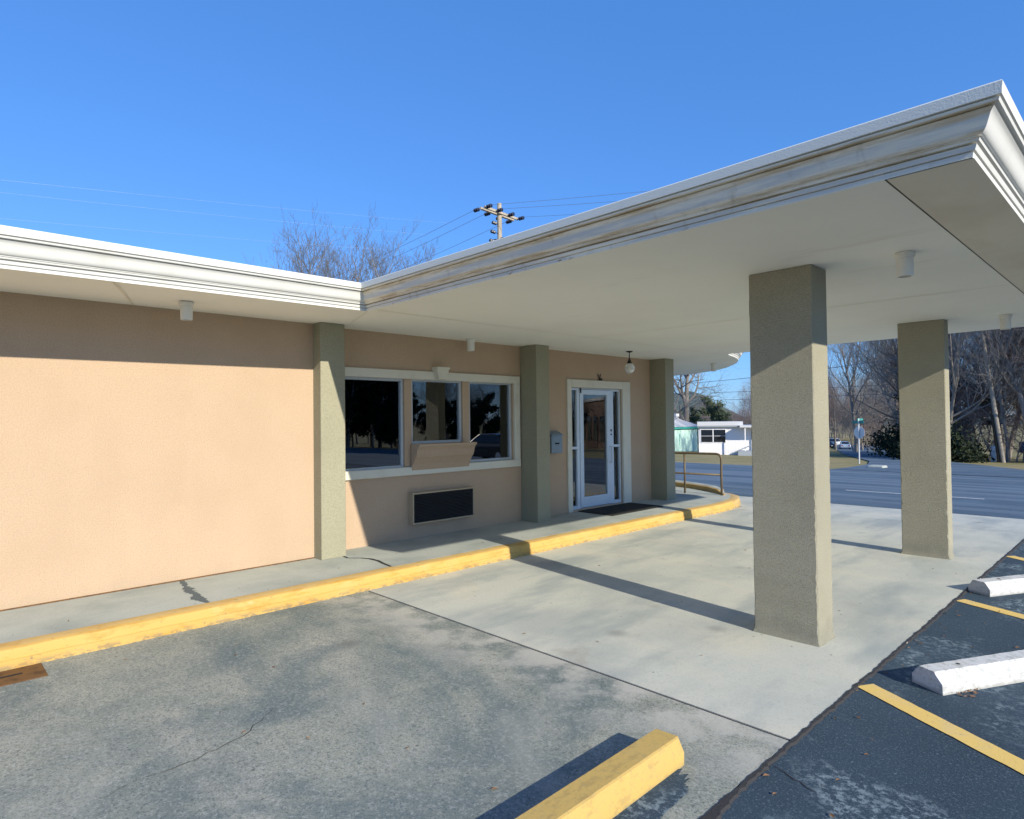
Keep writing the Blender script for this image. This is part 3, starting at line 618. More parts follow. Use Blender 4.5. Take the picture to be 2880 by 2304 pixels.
# ================================================================ PARKING THINGS
def wheel_stop(mat, length, wbase, wtop, h, seed, notch=False):
    jt = .0009 if notch else .0002; r = random.Random(seed); nick = {r.randrange(2, 90): r.uniform(.003, .009) for _ in range(14)} if notch else {}; b = MB(); k = int(length/.02)
    hw, tw = wbase/2, wtop/2
    ring_ = [(-hw, 0), (-hw*.97, h*.45), (-tw, h*.96), (-tw*.86, h), (tw*.86, h), (tw*1.06, h*.90), (hw*.97, h*.48), (hw, 0)]
    n = len(ring_)
    for i in range(k+1):
        y = length*i/k; s_ = 1
        for (x, z) in ring_:
            e = 0.985 if i in (0, k) else 1
            nk = nick.get(i, 0) if (z > .06 and x > 0) else 0; b.v.append((x*e*(1-nk*3) + r.uniform(-jt, jt), y+r.uniform(-.006, .006)*(i in (0, k)), z*e - nk*.6 + (r.uniform(-jt, jt) if z > 0 else -.004)))
    b.f = [(i*n+j, (i+1)*n+j, (i+1)*n+(j+1) % n, i*n+(j+1) % n) for i in range(k) for j in range(n-1)]
    b.f += [tuple(range(n)), tuple(k*n+j for j in range(n-1, -1, -1))]
    return b
o = wheel_stop(STOPY, 1.83, .205, .142, .127, 1).build('wheel_stop', STOPY.m); auto_smooth(o, 25)
o.location = (5.252, 2.865, G+.003); o.rotation_euler = (0, 0, R(180+.9))
o.data.transform(Matrix.Scale(1, 4)); tag(o, 'yellow painted concrete wheel stop in the foreground', 'wheel stop', 'concrete wheel stops')
bump_dir = math.atan2(.635, .333)
for (x, y, h, sd, lab) in ((5.970, 4.795, .125, 5, 'white wheel stop nearer the yellow one with a chipped front face'), (5.755, 7.685, .125, 6, 'white wheel stop at the right edge, beside the farther pillar')):
    o = wheel_stop(STOPW, 1.8, .225, .125, h, sd, True).build('wheel_stop', STOPW.m); auto_smooth(o, 25)
    o.location = (x, y, G-.008); o.rotation_euler = (0, 0, bump_dir-math.pi/2)
    for yy in (.27, 1.53): MB().lathe((0, yy, h+.001), [(0, .0), (.014, .0), (.017, -.003)], 10).build('rebar_hole', SLOTD.m, o)
    tag(o, lab, 'wheel stop', 'concrete wheel stops')
for i, (a_, d_, w_) in enumerate([((5.672, 4.565), (.895, -.515), .135), ((5.672, 7.30), (.51, -.235), .135), ((5.672, 9.98), (.19, -.14), .135), ((5.672, 12.6), (.5, -.3), .135)]):
    d = Vector(d_).normalized(); nrm = Vector((-d.y, d.x))
    b = MB(); r = random.Random(i); m_ = 80; A_ = Vector(a_)
    for j in range(m_+1):
        p = A_+d*(4.6*j/m_); e = .003
        u_ = p+nrm*(w_/2+r.uniform(-e, e)); v_ = p-nrm*(w_/2+r.uniform(-e, e)); b.v += [(u_.x, u_.y, gz(u_.y)-.007), (v_.x, v_.y, gz(v_.y)-.007)]
    b.f = [(2*j, 2*j+1, 2*j+3, 2*j+2) for j in range(m_)]
    b.build('parking_line', PARKY.m)['kind'] = 'structure'
pt = empty('drain_plate'); tag(pt, 'rusty brown iron drain plate set against the yellow kerb', 'drain plate')
MB().box((1.262, -.25, G-.02), (1.585, .728, G+.006)).build('plate', RUST.m, pt, bevel=.004)
MB().box((1.40, .18, G+.0065), (1.425, .60, G+.0085)).build('slot', SLOTD.m, pt)
MB().box((1.40, -.2, G+.0065), (1.425, .10, G+.0085)).build('slot', SLOTD.m, pt)
# scattered dry leaves and twigs on the paving
r = random.Random(77); b = MB()
spots = [(r.uniform(1.35, 5.5), r.uniform(1, 11), None) for _ in range(60)] + [(r.uniform(.1, 1.0), r.uniform(.5, 10), 0) for _ in range(22)] + [(5.67+abs(r.gauss(0, .25)), r.uniform(2, 8), None) for _ in range(40)] + [(6.10+r.uniform(0, .12), 4.80+r.uniform(0, .25), None) for _ in range(40)]
for (x, y, zb) in spots:
    z = (gz(y) if zb is None else zb-.004)+.006 if zb is not None or x < 5.63 else gz(y)-.004; s_ = r.uniform(.008, .022); a_ = r.uniform(0, 6.28); c_, s2 = math.cos(a_), math.sin(a_)
    e = r.uniform(.25, .6)
    b.add([(x+c_*s_, y+s2*s_, z), (x-s2*s_*e, y+c_*s_*e, z+r.uniform(.002, .008)), (x-c_*s_, y-s2*s_, z), (x+s2*s_*e, y-c_*s_*e, z+r.uniform(.001, .006))], [(0, 1, 2, 3)])
b.build('leaf_litter', LITTER.m)['kind'] = 'stuff'

# ================================================================ TREES
def tube_np(pts, rad, n):
    k = len(pts); d = np.gradient(pts, axis=0); d /= np.linalg.norm(d, axis=1)[:, None]+1e-9
    ref = np.array([.31, .47, .83]); u = np.cross(d, ref); u /= np.linalg.norm(u, axis=1)[:, None]+1e-9; v = np.cross(d, u)
    an = np.arange(n)*2*math.pi/n
    V = pts[:, None, :] + rad[:, None, None]*(u[:, None, :]*np.cos(an)[None, :, None] + v[:, None, :]*np.sin(an)[None, :, None])
    F = [(i*n+j, i*n+(j+1) % n, (i+1)*n+(j+1) % n, (i+1)*n+j) for i in range(k-1) for j in range(n)]
    return V.reshape(-1, 3), F
def grow(seed, H, r0, nums, spread, first=.25, upb=.25, leaf=0, leafsize=.12, ratio=.55, lean=0, rmin=.006):
    rg = np.random.default_rng(seed); wood = MB(); twig = MB(); leaves = MB()
    def put(mb, V, F):
        n = len(mb.v); mb.v += [tuple(q) for q in V.tolist()]; mb.f += [tuple(i+n for i in f) for f in F]
    def branch(p, d, L, rad, lev):
        k = 6 if lev == 0 else (4 if lev < 3 else 3); pts = [p]; d = d/np.linalg.norm(d)
        for i in range(k):
            d = d + rg.normal(0, .10 if lev == 0 else .17, 3) + np.array([0, 0, upb*.3]); d /= np.linalg.norm(d); pts.append(pts[-1]+d*L/k)
        pts = np.array(pts); rr = rad*np.linspace(1, .35 if lev < 4 else .5, k+1)
        if lev == 0: rr = rad*np.linspace(1, .28, k+1); rr[0] *= 1.3
        V, F = tube_np(pts, rr, 7 if lev == 0 else (5 if lev == 1 else 3)); put(wood if lev < 2 else twig, V, F)
        if lev >= len(nums):
            for _ in range(leaf):
                t = rg.uniform(.2, 1); c = pts[min(int(t*k), k)]+rg.normal(0, leafsize*1.2, 3); a = rg.normal(0, 1, 3); b_ = rg.normal(0, 1, 3)
                a *= leafsize/np.linalg.norm(a); b_ *= leafsize*.6/np.linalg.norm(b_)
                put(leaves, np.array([c+a, c+b_, c-a, c-b_]), [(0, 1, 2, 3)])
            return
        m = nums[lev]
        for j in range(m):
            t = first + (1-first)*(j+rg.uniform(0, 1))/m if lev == 0 else .2+.8*(j+rg.uniform(0, 1))/m
            x = t*k; i = min(int(x), k-1); q = pts[i]+(pts[i+1]-pts[i])*(x-i); ax = pts[i+1]-pts[i]; ax /= np.linalg.norm(ax)
            o = rg.normal(0, 1, 3); o -= ax*(o@ax); o /= np.linalg.norm(o)+1e-9
            nd = ax*(1-spread*.5) + o*spread*rg.uniform(.7, 1.2) + np.array([0, 0, upb])
            branch(q, nd, L*ratio*rg.uniform(.7, 1.15)*(1.15-.5*t if lev == 0 else 1), max(rmin, rr[i]*rg.uniform(.45, .65)), lev+1)
    branch(np.zeros(3), np.array([lean, 0, 1.0]), H, r0, 0)
    return wood, twig, leaves
def bush(seed, rx, ry, h, n, size):
    rg = np.random.default_rng(seed); b = MB(); V = []; 
    cl = rg.normal(0, .45, (26, 3)); cl[:, 2] = np.abs(cl[:, 2])
    for i in range(n):
        c = cl[rg.integers(26)] + rg.normal(0, .22, 3); c = np.array([c[0]*rx, c[1]*ry, max(.02, abs(c[2]))*h*.8])
        a = rg.normal(0, 1, 3); q = rg.normal(0, 1, 3); a *= size/np.linalg.norm(a); q *= size*.6/np.linalg.norm(q)
        k = len(b.v); b.v += [tuple(c+a), tuple(c+q), tuple(c-a), tuple(c-q)]; b.f.append((k, k+1, k+2, k+3))
    return b
_tc = {}
def tree_kind(key):
    if key in _tc: return _tc[key]
    cfg = dict(bare1=dict(seed=1, H=13, r0=.20, nums=(14, 7, 6, 5), spread=.75, upb=.25),
               bare2=dict(seed=2, H=12, r0=.17, nums=(14, 7, 6, 5), spread=.9, upb=.18),
               bare3=dict(seed=6, H=14, r0=.22, nums=(15, 7, 6, 5), spread=.65, upb=.35),
               tall=dict(seed=9, H=20, r0=.26, nums=(16, 6, 5, 4), spread=.8, upb=.40, ratio=.46, first=.34, rmin=.013),
               big=dict(seed=4, H=9, r0=.42, nums=(9, 6, 6, 4), spread=.95, upb=.22, ratio=.72),
               leafy=dict(seed=5, H=11, r0=.18, nums=(11, 6, 5), spread=.8, upb=.15, leaf=7, leafsize=.09),
               ever=dict(seed=7, H=7, r0=.16, nums=(12, 6, 5), spread=.9, upb=.2, first=.1, leaf=22, leafsize=.17, ratio=.42),
               scrub=dict(seed=8, H=4.5, r0=.06, nums=(14, 7, 5), spread=.9, upb=.2, first=.05, ratio=.6))[key]
    _tc[key] = grow(**cfg); return _tc[key]
_tm = {}
def tree(name, key, x, y, s, rz, label, group, bark=BARK, twig=TWIG, leafm=LEAFR, z=None, cat='tree', tilt=0):
    if group in ('far tree belt', 'scrub trees behind the houses', 'small bare trees by the distant hill', 'trees left of the side street', 'trees at the end of the side street'):
        q = np.array([x, y, 0]) - CPOS; dd = q @ _F; pu = 1440+CF*(q @ _RT)/dd      # keep the gap to the hill open
        if 1975 < pu < 2135: s = min(s, (1.607+26/CF*dd-gz(y))/(19 if key != 'scrub' else 8))
    t = empty(name, (x, y, gz(y)-.1 if z is None else z), rz); t.scale = (s, s, s); t.rotation_euler = (0, tilt, rz)
    tag(t, label, cat, group)
    k = (key, bark.m.name, twig.m.name, leafm.m.name)
    if k not in _tm:
        w_, tw, lv = tree_kind(key)
        _tm[k] = (w_.build('trunk', bark.m, t, smooth=True), tw.build('crown', twig.m, t, smooth=True), lv.build('leaves', leafm.m, t, smooth=True) if lv.v else None)
        for q in _tm[k][1:]:
            if q: q['kind'] = 'stuff'
    else:
        for q in _tm[k]:
            if q: c = q.copy(); col.objects.link(c); c.parent = t
    return t
# bare trees behind the roof
gr = 'bare trees rising behind the motel roof'
r = random.Random(31)
roof_trees = [(838, 690, 'lowest bare crown at the left end of the group above the eave'), (872, 632, 'tall bare tree second from left in the group above the eave'), (925, 640, 'tall narrow bare tree left of the gap above the roof corner'), (975, 715, 'low bare tree in the gap of the group above the roof corner'),
              (1015, 636, 'tallest forked bare tree directly over the roof corner'), (1062, 690, 'bare tree just right of the tall one over the roof corner'), (1108, 655, 'bare tree crossed by power lines right of the roof corner'), (1150, 705, 'small bare tree at the right end of the group, over the canopy edge'), (1185, 725, 'lowest bare twigs peeping over the canopy edge beneath the power lines')]
for i, (px, top, lab_) in enumerate(roof_trees):
    d = 70 + (i % 3)*5
    u = (px-1440)/CF; dirv = _F+u*_RT; x = CPOS[0]+dirv[0]*d; y = CPOS[1]+dirv[1]*d
    zt = 1.607 + (1190-top)/CF*d; s_ = (zt-gz(y))/25.5
    tree('bare_tree', 'tall', x, y, s_, r.uniform(0, 6), lab_, gr, BARK, TWIGD)
# the wood on the right, across the road
gr = 'bare trees in the wood across the road'; lab = 'bare grey winter tree in the dense wood across the road'
wood = [(-5.5, 60, 'bare1'), (-2.5, 63, 'bare2'), (.5, 61, 'bare3'), (3.5, 62, 'bare2'), (6.5, 60, 'bare1'), (9.5, 63, 'bare3'), (-8.0, 73, 'bare3'), (-4, 70, 'bare1'), (-1, 69, 'bare2'), (2.5, 71, 'bare1'), (6, 70, 'bare3'), (10, 71, 'bare2'),
        (-12, 79, 'bare3'), (-9, 80, 'bare1'), (-5, 82, 'bare3'), (0, 83, 'bare3'), (5, 82, 'bare1'), (11, 82, 'bare3'), (14, 72, 'bare1'), (13, 62, 'bare2'), (-14, 92, 'bare1'), (-17, 100, 'bare2'),
        (-1, 65.5, 'bare1'), (2, 64.5, 'bare3'), (5, 66, 'bare2'), (8, 66.5, 'bare1'), (-10.5, 73, 'bare2'), (-7, 75, 'bare1'), (-2, 75, 'bare3'), (3.5, 76, 'bare2'), (8, 76, 'bare1'), (-14.5, 85, 'bare3'), (-3, 88, 'bare1'), (4, 90, 'bare2'), (9, 90, 'bare3')]
for (x, y, k) in wood:
    tree('bare_tree', k, x+r.uniform(-.8, .8), y+r.uniform(-1, 1), r.uniform(.85, 1.15), r.uniform(0, 6.28), lab, gr, BARK if r.random() < .6 else BARKP, TWIG if r.random() < .6 else TWIGR)
for (x, y, s_, l_) in [(-9.8, 72, .85, 'tree with dry russet leaves just behind the stop sign'), (1.8, 66, .9, 'tree with russet leaves behind the leaning utility pole'), (-3.2, 66, .8, 'low russet leaved tree beside the farther pillar'), (7, 66, .85, 'russet leaved tree at the far right of the wood')]:
    tree('russet_tree', 'leafy', x, y, s_, r.uniform(0, 6), l_, None, BARK, TWIGR, LEAFR)
for (x, y, s_, l_) in [(-10.0, 76, 1.05, 'dark evergreen tree at the edge of the side street'), (-5.8, 74, 1.0, 'dark evergreen tree half hidden by the farther pillar')]:
    tree('evergreen_tree', 'ever', x, y, s_, r.uniform(0, 6), l_, None, BARK, TWIG, DARKG)
for i in range(22):
    x = -9+i*1.05+r.uniform(-.5, .5); y = 58+abs(x+2)*.5+r.uniform(0, 6) + (6 if x < -3 else 0)
    tree('thicket', 'scrub', x, y, r.uniform(.7, 1.2), r.uniform(0, 6), 'tangled leafless undergrowth at the edge of the wood', 'undergrowth along the edge of the wood', BARK, TWIGR, cat='shrub')
def shrub(name, x, y, rx, ry, h, seed, label, mat, n=2600, size=.16, group=None):
    t = empty(name, (x, y, gz(y)-.05)); tag(t, label, 'shrub', group)
    q = bush(seed, rx, ry, h, n, size).build('foliage', mat.m, t, smooth=True); q['kind'] = 'stuff'
    MB().tube([(0, 0, -.1), (.05, 0, h*.3), (-.1, .05, h*.6)], [.07, .05, .02], 6).build('stem', BARK.m, t)
shrub('dark_shrub', -4.9, 57.0, 1.9, 1.5, 3.0, 1, 'large dark evergreen shrub at the roadside right of the second pillar', DARKG, 4200)
shrub('dark_shrub', -9.8, 66.0, 2.2, 1.5, 3.0, 2, 'dark evergreen shrub behind the stop sign', DARKG, 3200)
shrub('dark_shrub', -6.4, 61.0, 2.0, 1.6, 2.8, 3, 'dark shrub partly hidden by the second pillar', DARKG, 3000)
# left opening: trees behind the houses
tree('bare_tree', 'big', -36.5, 73, 1.25, 1.1, 'big bare spreading tree behind the mint green house', None, BARK, TWIG)
tree('bare_tree', 'bare2', -43, 80, 1.0, 2.2, 'slim bare tree behind the mint house beside the spreading one', None, BARK, TWIG)
tree('evergreen_tree', 'ever', -36.0, 80, .86, .4, 'rounded green tree rising behind the white house roof', None, BARK, TWIG, EVER)
tree('evergreen_tree', 'ever', -40.5, 82, .7, 2.4, 'smaller green tree between the mint house roof and the rounded tree', None, BARK, TWIG, EVER)
for (x, y, k) in [(-30, 95, 'bare1'), (-25, 100, 'bare3'), (-33, 105, 'bare2')]:
    tree('bare_tree', k, x, y, .45, r.uniform(0, 6), 'small bare tree in front of the distant hill', 'small bare trees by the distant hill', BARK, TWIG)
for (x, y, k, s_) in [(-42, 118, 'bare1', .95), (-47, 128, 'bare3', 1.0), (-30, 120, 'bare2', .9), (-24, 118, 'bare1', .9), (-20, 110, 'bare3', 1.0)]:
    tree('bare_tree', k, x, y, s_, r.uniform(0, 6), 'bare tree beside the parked cars down the side street', 'bare trees down the side street', BARK, TWIG)
# trees and a brick building across the lot, seen mirrored in the glass
r2 = random.Random(55)
for i in range(26):
    an = .40+i*.019+r2.uniform(-.01, .01); t_ = r2.uniform(72, 105)
    tree('bare_tree', ('bare1', 'bare2', 'bare3')[i % 3], t_*math.cos(an), 6+t_*math.sin(an), r2.uniform(.5, .72), r2.uniform(0, 6), 'bare tree across the lot, mirrored in the windows', 'bare trees mirrored in the windows', BARK, TWIG)
for i in range(9):
    tree('evergreen_tree', 'ever', 50+r2.uniform(0, 6), 23+i*2.2+r2.uniform(-1, 1), r2.uniform(1.0, 1.5), r2.uniform(0, 6), 'dark evergreen across the lot, mirrored in the left window', 'evergreens mirrored in the windows', BARK, TWIG, DARKG)
for i in range(14):
    an = .46+i*.033; t_ = 60+r2.uniform(-4, 4)
    tree('evergreen_tree', 'ever', t_*math.cos(an), 6+t_*math.sin(an), r2.uniform(.5, .7), r2.uniform(0, 6), 'low evergreen in the hedge across the lot, mirrored in the windows', 'low evergreens mirrored in the windows', BARK, TWIG, DARKG)
tree('bare_tree', 'bare3', -22, 92, 1.12, 1.0, 'broad bare tree whose trunk rises right behind the stop sign', None, BARK, TWIG)
for i in range(14):
    x = -66+i*1.5+r2.uniform(-1, 1); y = 128+r2.uniform(0, 40)
    if x > -50: x -= 14
    tree('bare_tree', ('bare2', 'bare1', 'scrub')[i % 3], x, y, r2.uniform(.8, 1.1), r2.uniform(0, 6), 'bare tree on the left side of the side street beyond the grass island', 'trees left of the side street', BARK, TWIG if i % 2 else TWIGR)
for i in range(8):
    x = -30+i*2.2+r2.uniform(-.6, .6); y = 112-i*5+r2.uniform(-2, 2)
    tree('thicket', 'scrub', x+2.5, y, r2.uniform(.7, 1.0), r2.uniform(0, 6), 'leafless thicket along the right side of the side street', 'thickets along the side street', BARK, TWIGR, cat='shrub')
for i in range(26):
    x = -62+i*2.6+r2.uniform(-1.5, 1.5); y = 128+r2.uniform(-8, 60)-(x+30)*.3
    if abs(x-(-38-(y-130)*.36)) < 7: x += 12
    tree('bare_tree', ('bare1', 'bare2', 'bare3')[i % 3], x, y, r2.uniform(.8, 1.25), r2.uniform(0, 6), 'far bare tree in the belt closing the view down the side street', 'far tree belt', BARK, TWIG)
for i in range(14):
    x = -52+i*1.9+r2.uniform(-1, 1); y = 88+r2.uniform(0, 26)
    if x > -29: y += 40; x -= 24
    tree('bare_tree', ('bare1', 'bare2', 'bare3')[i % 3], x, y, r2.uniform(.45, .75), r2.uniform(0, 6), 'small bare tree in the scrub behind the houses', 'scrub trees behind the houses', BARK, TWIGR)

# ================================================================ HOUSES ACROSS THE ROAD
mh = empty('mint_house', (-32.3, 66, -2.4)); tag(mh, 'mint green house with pale hipped roof and teal eaves', 'house')
MB().box((-12, -11, -.2), (0, 2.70, 2.82)).build('wall', MINT.m, mh)
MB().box((-12.2, -11.3, 2.80), (.3, 3.0, 3.02)).build('eave', MINTD.m, mh)
rb = MB(); rb.add([(-12.3, -11.4, 3.03), (.4, -11.4, 3.03), (.4, 3.1, 3.03), (-12.3, 3.1, 3.03), (-6, -5.5, 6.0), (-6, -2.5, 6.0)], [(0, 1, 4), (1, 2, 5, 4), (2, 3, 5), (3, 0, 4, 5), (3, 2, 1, 0)])
rb.build('roof', METR.m, mh)
MB().box((.01, -1.35, .9), (.05, -1.30, 2.2)).build('pipe', MINTD.m, mh)
MB().box((-2.5, 1.2, 3.6), (-1.9, 1.8, 4.6)).build('chimney', SIDE.m, mh)
wh = empty('white_house', (-23.9, 54.3, -1.72), R(30)); tag(wh, 'low white house with a double window and flat pale roof', 'house')
MB().box((0, 0, -.3), (9, 5, 2.50)).build('wall', SIDE.m, wh)
sb = MB()
for i in range(1, 30): sb.box((i*.3-.010, -.010, -.1), (i*.3+.010, .005, 2.48))
q = sb.build('siding_batten', SIDE.m, wh); q['kind'] = 'stuff'
MB().box((-.1, -.30, 2.48), (3.9, 5.2, 2.60)).build('eave', SIDED.m, wh)
MB().box((-.12, -.34, 2.60), (3.95, 5.2, 2.98)).build('roof', METR.m, wh)
MB().box((3.6, -1.6, 2.44), (9.2, 5.2, 2.62)).build('porch_roof', METR.m, wh)
wn = MB().box((.14, -.05, 1.0), (2.48, -.013, 2.30)).build('window', SIDE.m, wh)
for a_ in (.22, 1.36):
    MB().box((a_, -.065, 1.06), (a_+1.04, -.052, 1.62)).build('pane', CGL.m, wn); MB().box((a_, -.065, 1.66), (a_+1.04, -.052, 2.23)).build('pane', CGL.m, wn)
MB().box((4.7, -.06, 1.3), (5.5, -.012, 2.2)).build('porch_window', CGL.m, wh)
for a_ in (4.0, 6.4, 8.9): MB().box((a_, -1.5, -.2), (a_+.09, -1.41, 2.44)).build('porch_post', SIDE.m, wh)
MB().tube([(2.7, -1.9, .05), (3.1, -1.9, .22), (5.2, -1.9, 1.15), (8, -1.9, 1.2)], .05, 6).build('stair_rail', SIDED.m, wh)
MB().box((3.4, -1.85, -.3), (6, -.2, .30)).build('stair', SIDED.m, wh)
bb_ = empty('brick_building', (46, 66, gz(66))); tag(bb_, 'red brick building across the road, mirrored in the glass door', 'building'); bb_.rotation_euler = (0, 0, R(38))
MB().box((-9, 0, -.3), (9, 10, 6.2)).build('wall', BRICK.m, bb_); MB().box((-9.2, -.2, 6.2), (9.2, 10.2, 6.6)).build('parapet', WHITE.m, bb_)
for a_ in (-7, -3.4, .2, 3.8): MB().box((a_, -.06, 1), (a_+2.2, .02, 4.2)).build('window', CGL.m, bb_)

# ================================================================ POLES, WIRES, SIGNS
def utility_pole():
    D_ = 46.0
    x = CPOS[0]-24.79*D_/34; y = 23.02*D_/34; zt = 1.607+11.55*D_/34
    t = empty('utility_pole', (x, y, 0)); tag(t, 'wooden utility pole with double crossarm rising behind the canopy roof', 'utility pole')
    zb = gz(y); k_ = D_/34
    MB().tube([(0, 0, zb-.2), (0, 0, zb+6), (0, 0, zt+.2)], [.19*k_, .16*k_, .12*k_], 10).build('pole', POLEW.m, t)
    aa = Vector((-.11, 1.0, -.0)).normalized(); nn = Vector((aa.y, -aa.x, 0)); za = zt-.55
    half = 1.36*k_
    for s_ in (-1, 1):
        Mx = Matrix(((aa.x, nn.x, 0, 0), (aa.y, nn.y, 0, 0), (0, 0, 1, za), (0, 0, 0, 1)))
        MB().box((-half, s_*.20-.05*k_, -.06*k_), (half, s_*.20+.05*k_, .06*k_), Mx).build('crossarm', POLEW.m, t)
    for a_ in (-.97, -.35, .35, .97):
        for s_ in (-1, 1):
            c0 = aa*(a_*half)+nn*(s_*.30); ib = MB()
            for j in range(3):
                p = c0+nn*(s_*(.14+.17*j)); ib.tube([p-nn*.05, p-nn*.02, p+nn*.02, p+nn*.05], [.05, .145, .145, .05], 8)
            ib.tube([c0, c0+nn*(s_*.62)], .02, 5)
            q = ib.build('insulator', INSUL.m, t); q.location = (0, 0, za-.03)
    for (a_, z_) in ((.45, -1.0), (.6, -1.5), (.75, -2.0)):
        ib = MB()
        for j in range(2): p = nn*(-.0)-aa*(a_+.22*j)+Vector((0, 0, 0)); ib.tube([p+Vector((0, 0, -.12)), p+Vector((0, 0, -.05)), p+Vector((0, 0, .05)), p+Vector((0, 0, .12))], [.06, .14, .14, .06], 8)
        ib.tube([(0, 0, 0), -aa*(a_+.3)], .03, 6); q = ib.build('cutout', INSUL.m, t); q.location = (0, 0, zt+z_*k_)
    for s_ in (-1, 1):
        b = MB(); c0 = nn*(s_*.32)+aa*.0
        b.lathe((c0.x, c0.y, zt-2.5*k_), [(0, 0), (.20, 0), (.20, 1.0), (0, 1.05)], 12); b.build('transformer', BRONZE.m, t)
    return t, Vector((x, y, za)), aa, nn, half
up, pc, aa, nn, half = utility_pole()
def wire(name, p, q, sagm, rad, label, group=None, n=14):
    p = Vector(p); q = Vector(q); pts = []
    for i in range(n+1):
        t = i/n; v = p.lerp(q, t); v.z -= sagm*4*t*(1-t); pts.append(v)
    o = MB().tube(pts, rad, 4).build(name, WIRE.m); tag(o, label, 'wire', group); return o
def px_pt(px, py, d): return CPOS + (_F+(px-1440)/CF*_RT-(py-1152)/CF*_UP)*d
for a_, ty, wl in ((-.97, 470, 'upper'), (-.35, 500, 'middle'), (.97, 535, 'lower')):
    c0 = pc+aa*(a_*half)
    wire('power_line', c0-nn*.9, c0-nn*75+Vector((0, 0, -2.5)), 2.2, .014, wl+' power line sloping down to the left from the crossarm', 'power lines left of the utility pole')
    p_ = c0+nn*.9; e_ = Vector(px_pt(2200, ty, 34)); wire('power_line', p_, p_+(e_-p_)*4, .8, .011, wl+' power line leaving the crossarm to the right', 'power lines right of the utility pole')
def px_pt(px, py, d): return CPOS + (_F+(px-1440)/CF*_RT-(py-1152)/CF*_UP)*d
for (a_, b_, lab_) in [((-120, 470, 30), (1260, 628, 62), 'uppermost of the faint wires across the left sky'), ((-120, 505, 30), (1200, 660, 62), 'middle of the faint wires across the left sky'), ((-120, 580, 30), (1080, 702, 62), 'lowest of the faint wires across the left sky')]:
    A_, B_ = Vector(px_pt(*a_)), Vector(px_pt(*b_)); o = wire('overhead_wire', B_+(A_-B_)*2, B_, .4, .0035, lab_, 'faint wires across the left sky'); o.data.materials[0] = SIGNB.m
lp = empty('utility_pole', (-1.66, 60.0, gz(60))); tag(lp, 'leaning pale wooden pole at the edge of the wood', 'utility pole')
MB().tube([(0, 0, -.3), (-.45, -.2, 4), (-1.0, -.3, 9), (-1.25, -.35, 11.5)], [.15, .14, .12, .10], 10).build('pole', POLED.m, lp)
MB().tube([(-.28, -.05, 0), (-.62, -.2, 3.6)], [.10, .10], 8).build('riser_pipe', BRONZE.m, lp)
wire('overhead_wire', (-2.7, 59.7, gz(60)+9.0), (-60, 75, 7), 1.2, .03, 'pale cable running left from the leaning pole through the trees')
wire('overhead_wire', (-75, 66, 5.4), (4, 75, 5.2), .6, .03, 'upper cable seen below the rounded canopy corner', 'cables below the rounded canopy corner')
wire('overhead_wire', (-75, 66, 4.6), (4, 75, 4.2), .6, .03, 'lower cable seen below the rounded canopy corner', 'cables below the rounded canopy corner')
ut = empty('marker_post', (-2.68, 62.6, gz(62.6))); tag(ut, 'short white utility marker beside the leaning pole', 'post')
MB().box((-.16, -.12, -.2), (.16, .12, 1.15)).build('body', SIDE.m, ut, bevel=.03); MB().box((-.17, -.13, 1.15), (.17, .13, 1.22)).build('cap', SIDE.m, ut, bevel=.03)
bc = empty('crate_bin', (-.85, 65.0, gz(65))); tag(bc, 'dark blue bin on a stand at the edge of the wood', 'bin')
MB().box((-.5, -.35, .7), (.5, .35, 1.6)).build('bin', BLUEP.m, bc, bevel=.05); MB().box((-.1, -.1, -.2), (.1, .1, .7)).build('stand', BRONZE.m, bc)
ss = empty('stop_sign', (-6.64, 43.81, gz(43.8)), R(-22)); tag(ss, 'back of a stop sign with green street names on its post', 'sign')
MB().tube([(0, 0, -.3), (0, 0, 2.85)], .04, 8).build('post', GALV.m, ss)
oc = [(.38*math.cos(R(22.5+45*i))/math.cos(R(22.5)), .38*math.sin(R(22.5+45*i))/math.cos(R(22.5))) for i in range(8)]
def octo(y0, y1):
    b = MB(); b.v = [(a_, y0, 1.95+c_) for a_, c_ in oc]+[(a_, y1, 1.95+c_) for a_, c_ in oc]; b.f = [tuple(range(8)), tuple(range(15, 7, -1))]+[(i, 8+i, 8+(i+1) % 8, (i+1) % 8) for i in range(8)]; return b
octo(.045, .055).build('sign_plate', SIGNB.m, ss); octo(.056, .060).build('sign_face', SIGNR.m, ss)
MB().box((-.45, -.012, 2.52), (.38, .012, 2.68)).build('street_name', SIGNG.m, ss, bevel=.004)
MB().box((-.012, -.1, 2.71), (.012, .40, 2.84)).build('street_name', SIGNG.m, ss, bevel=.004)

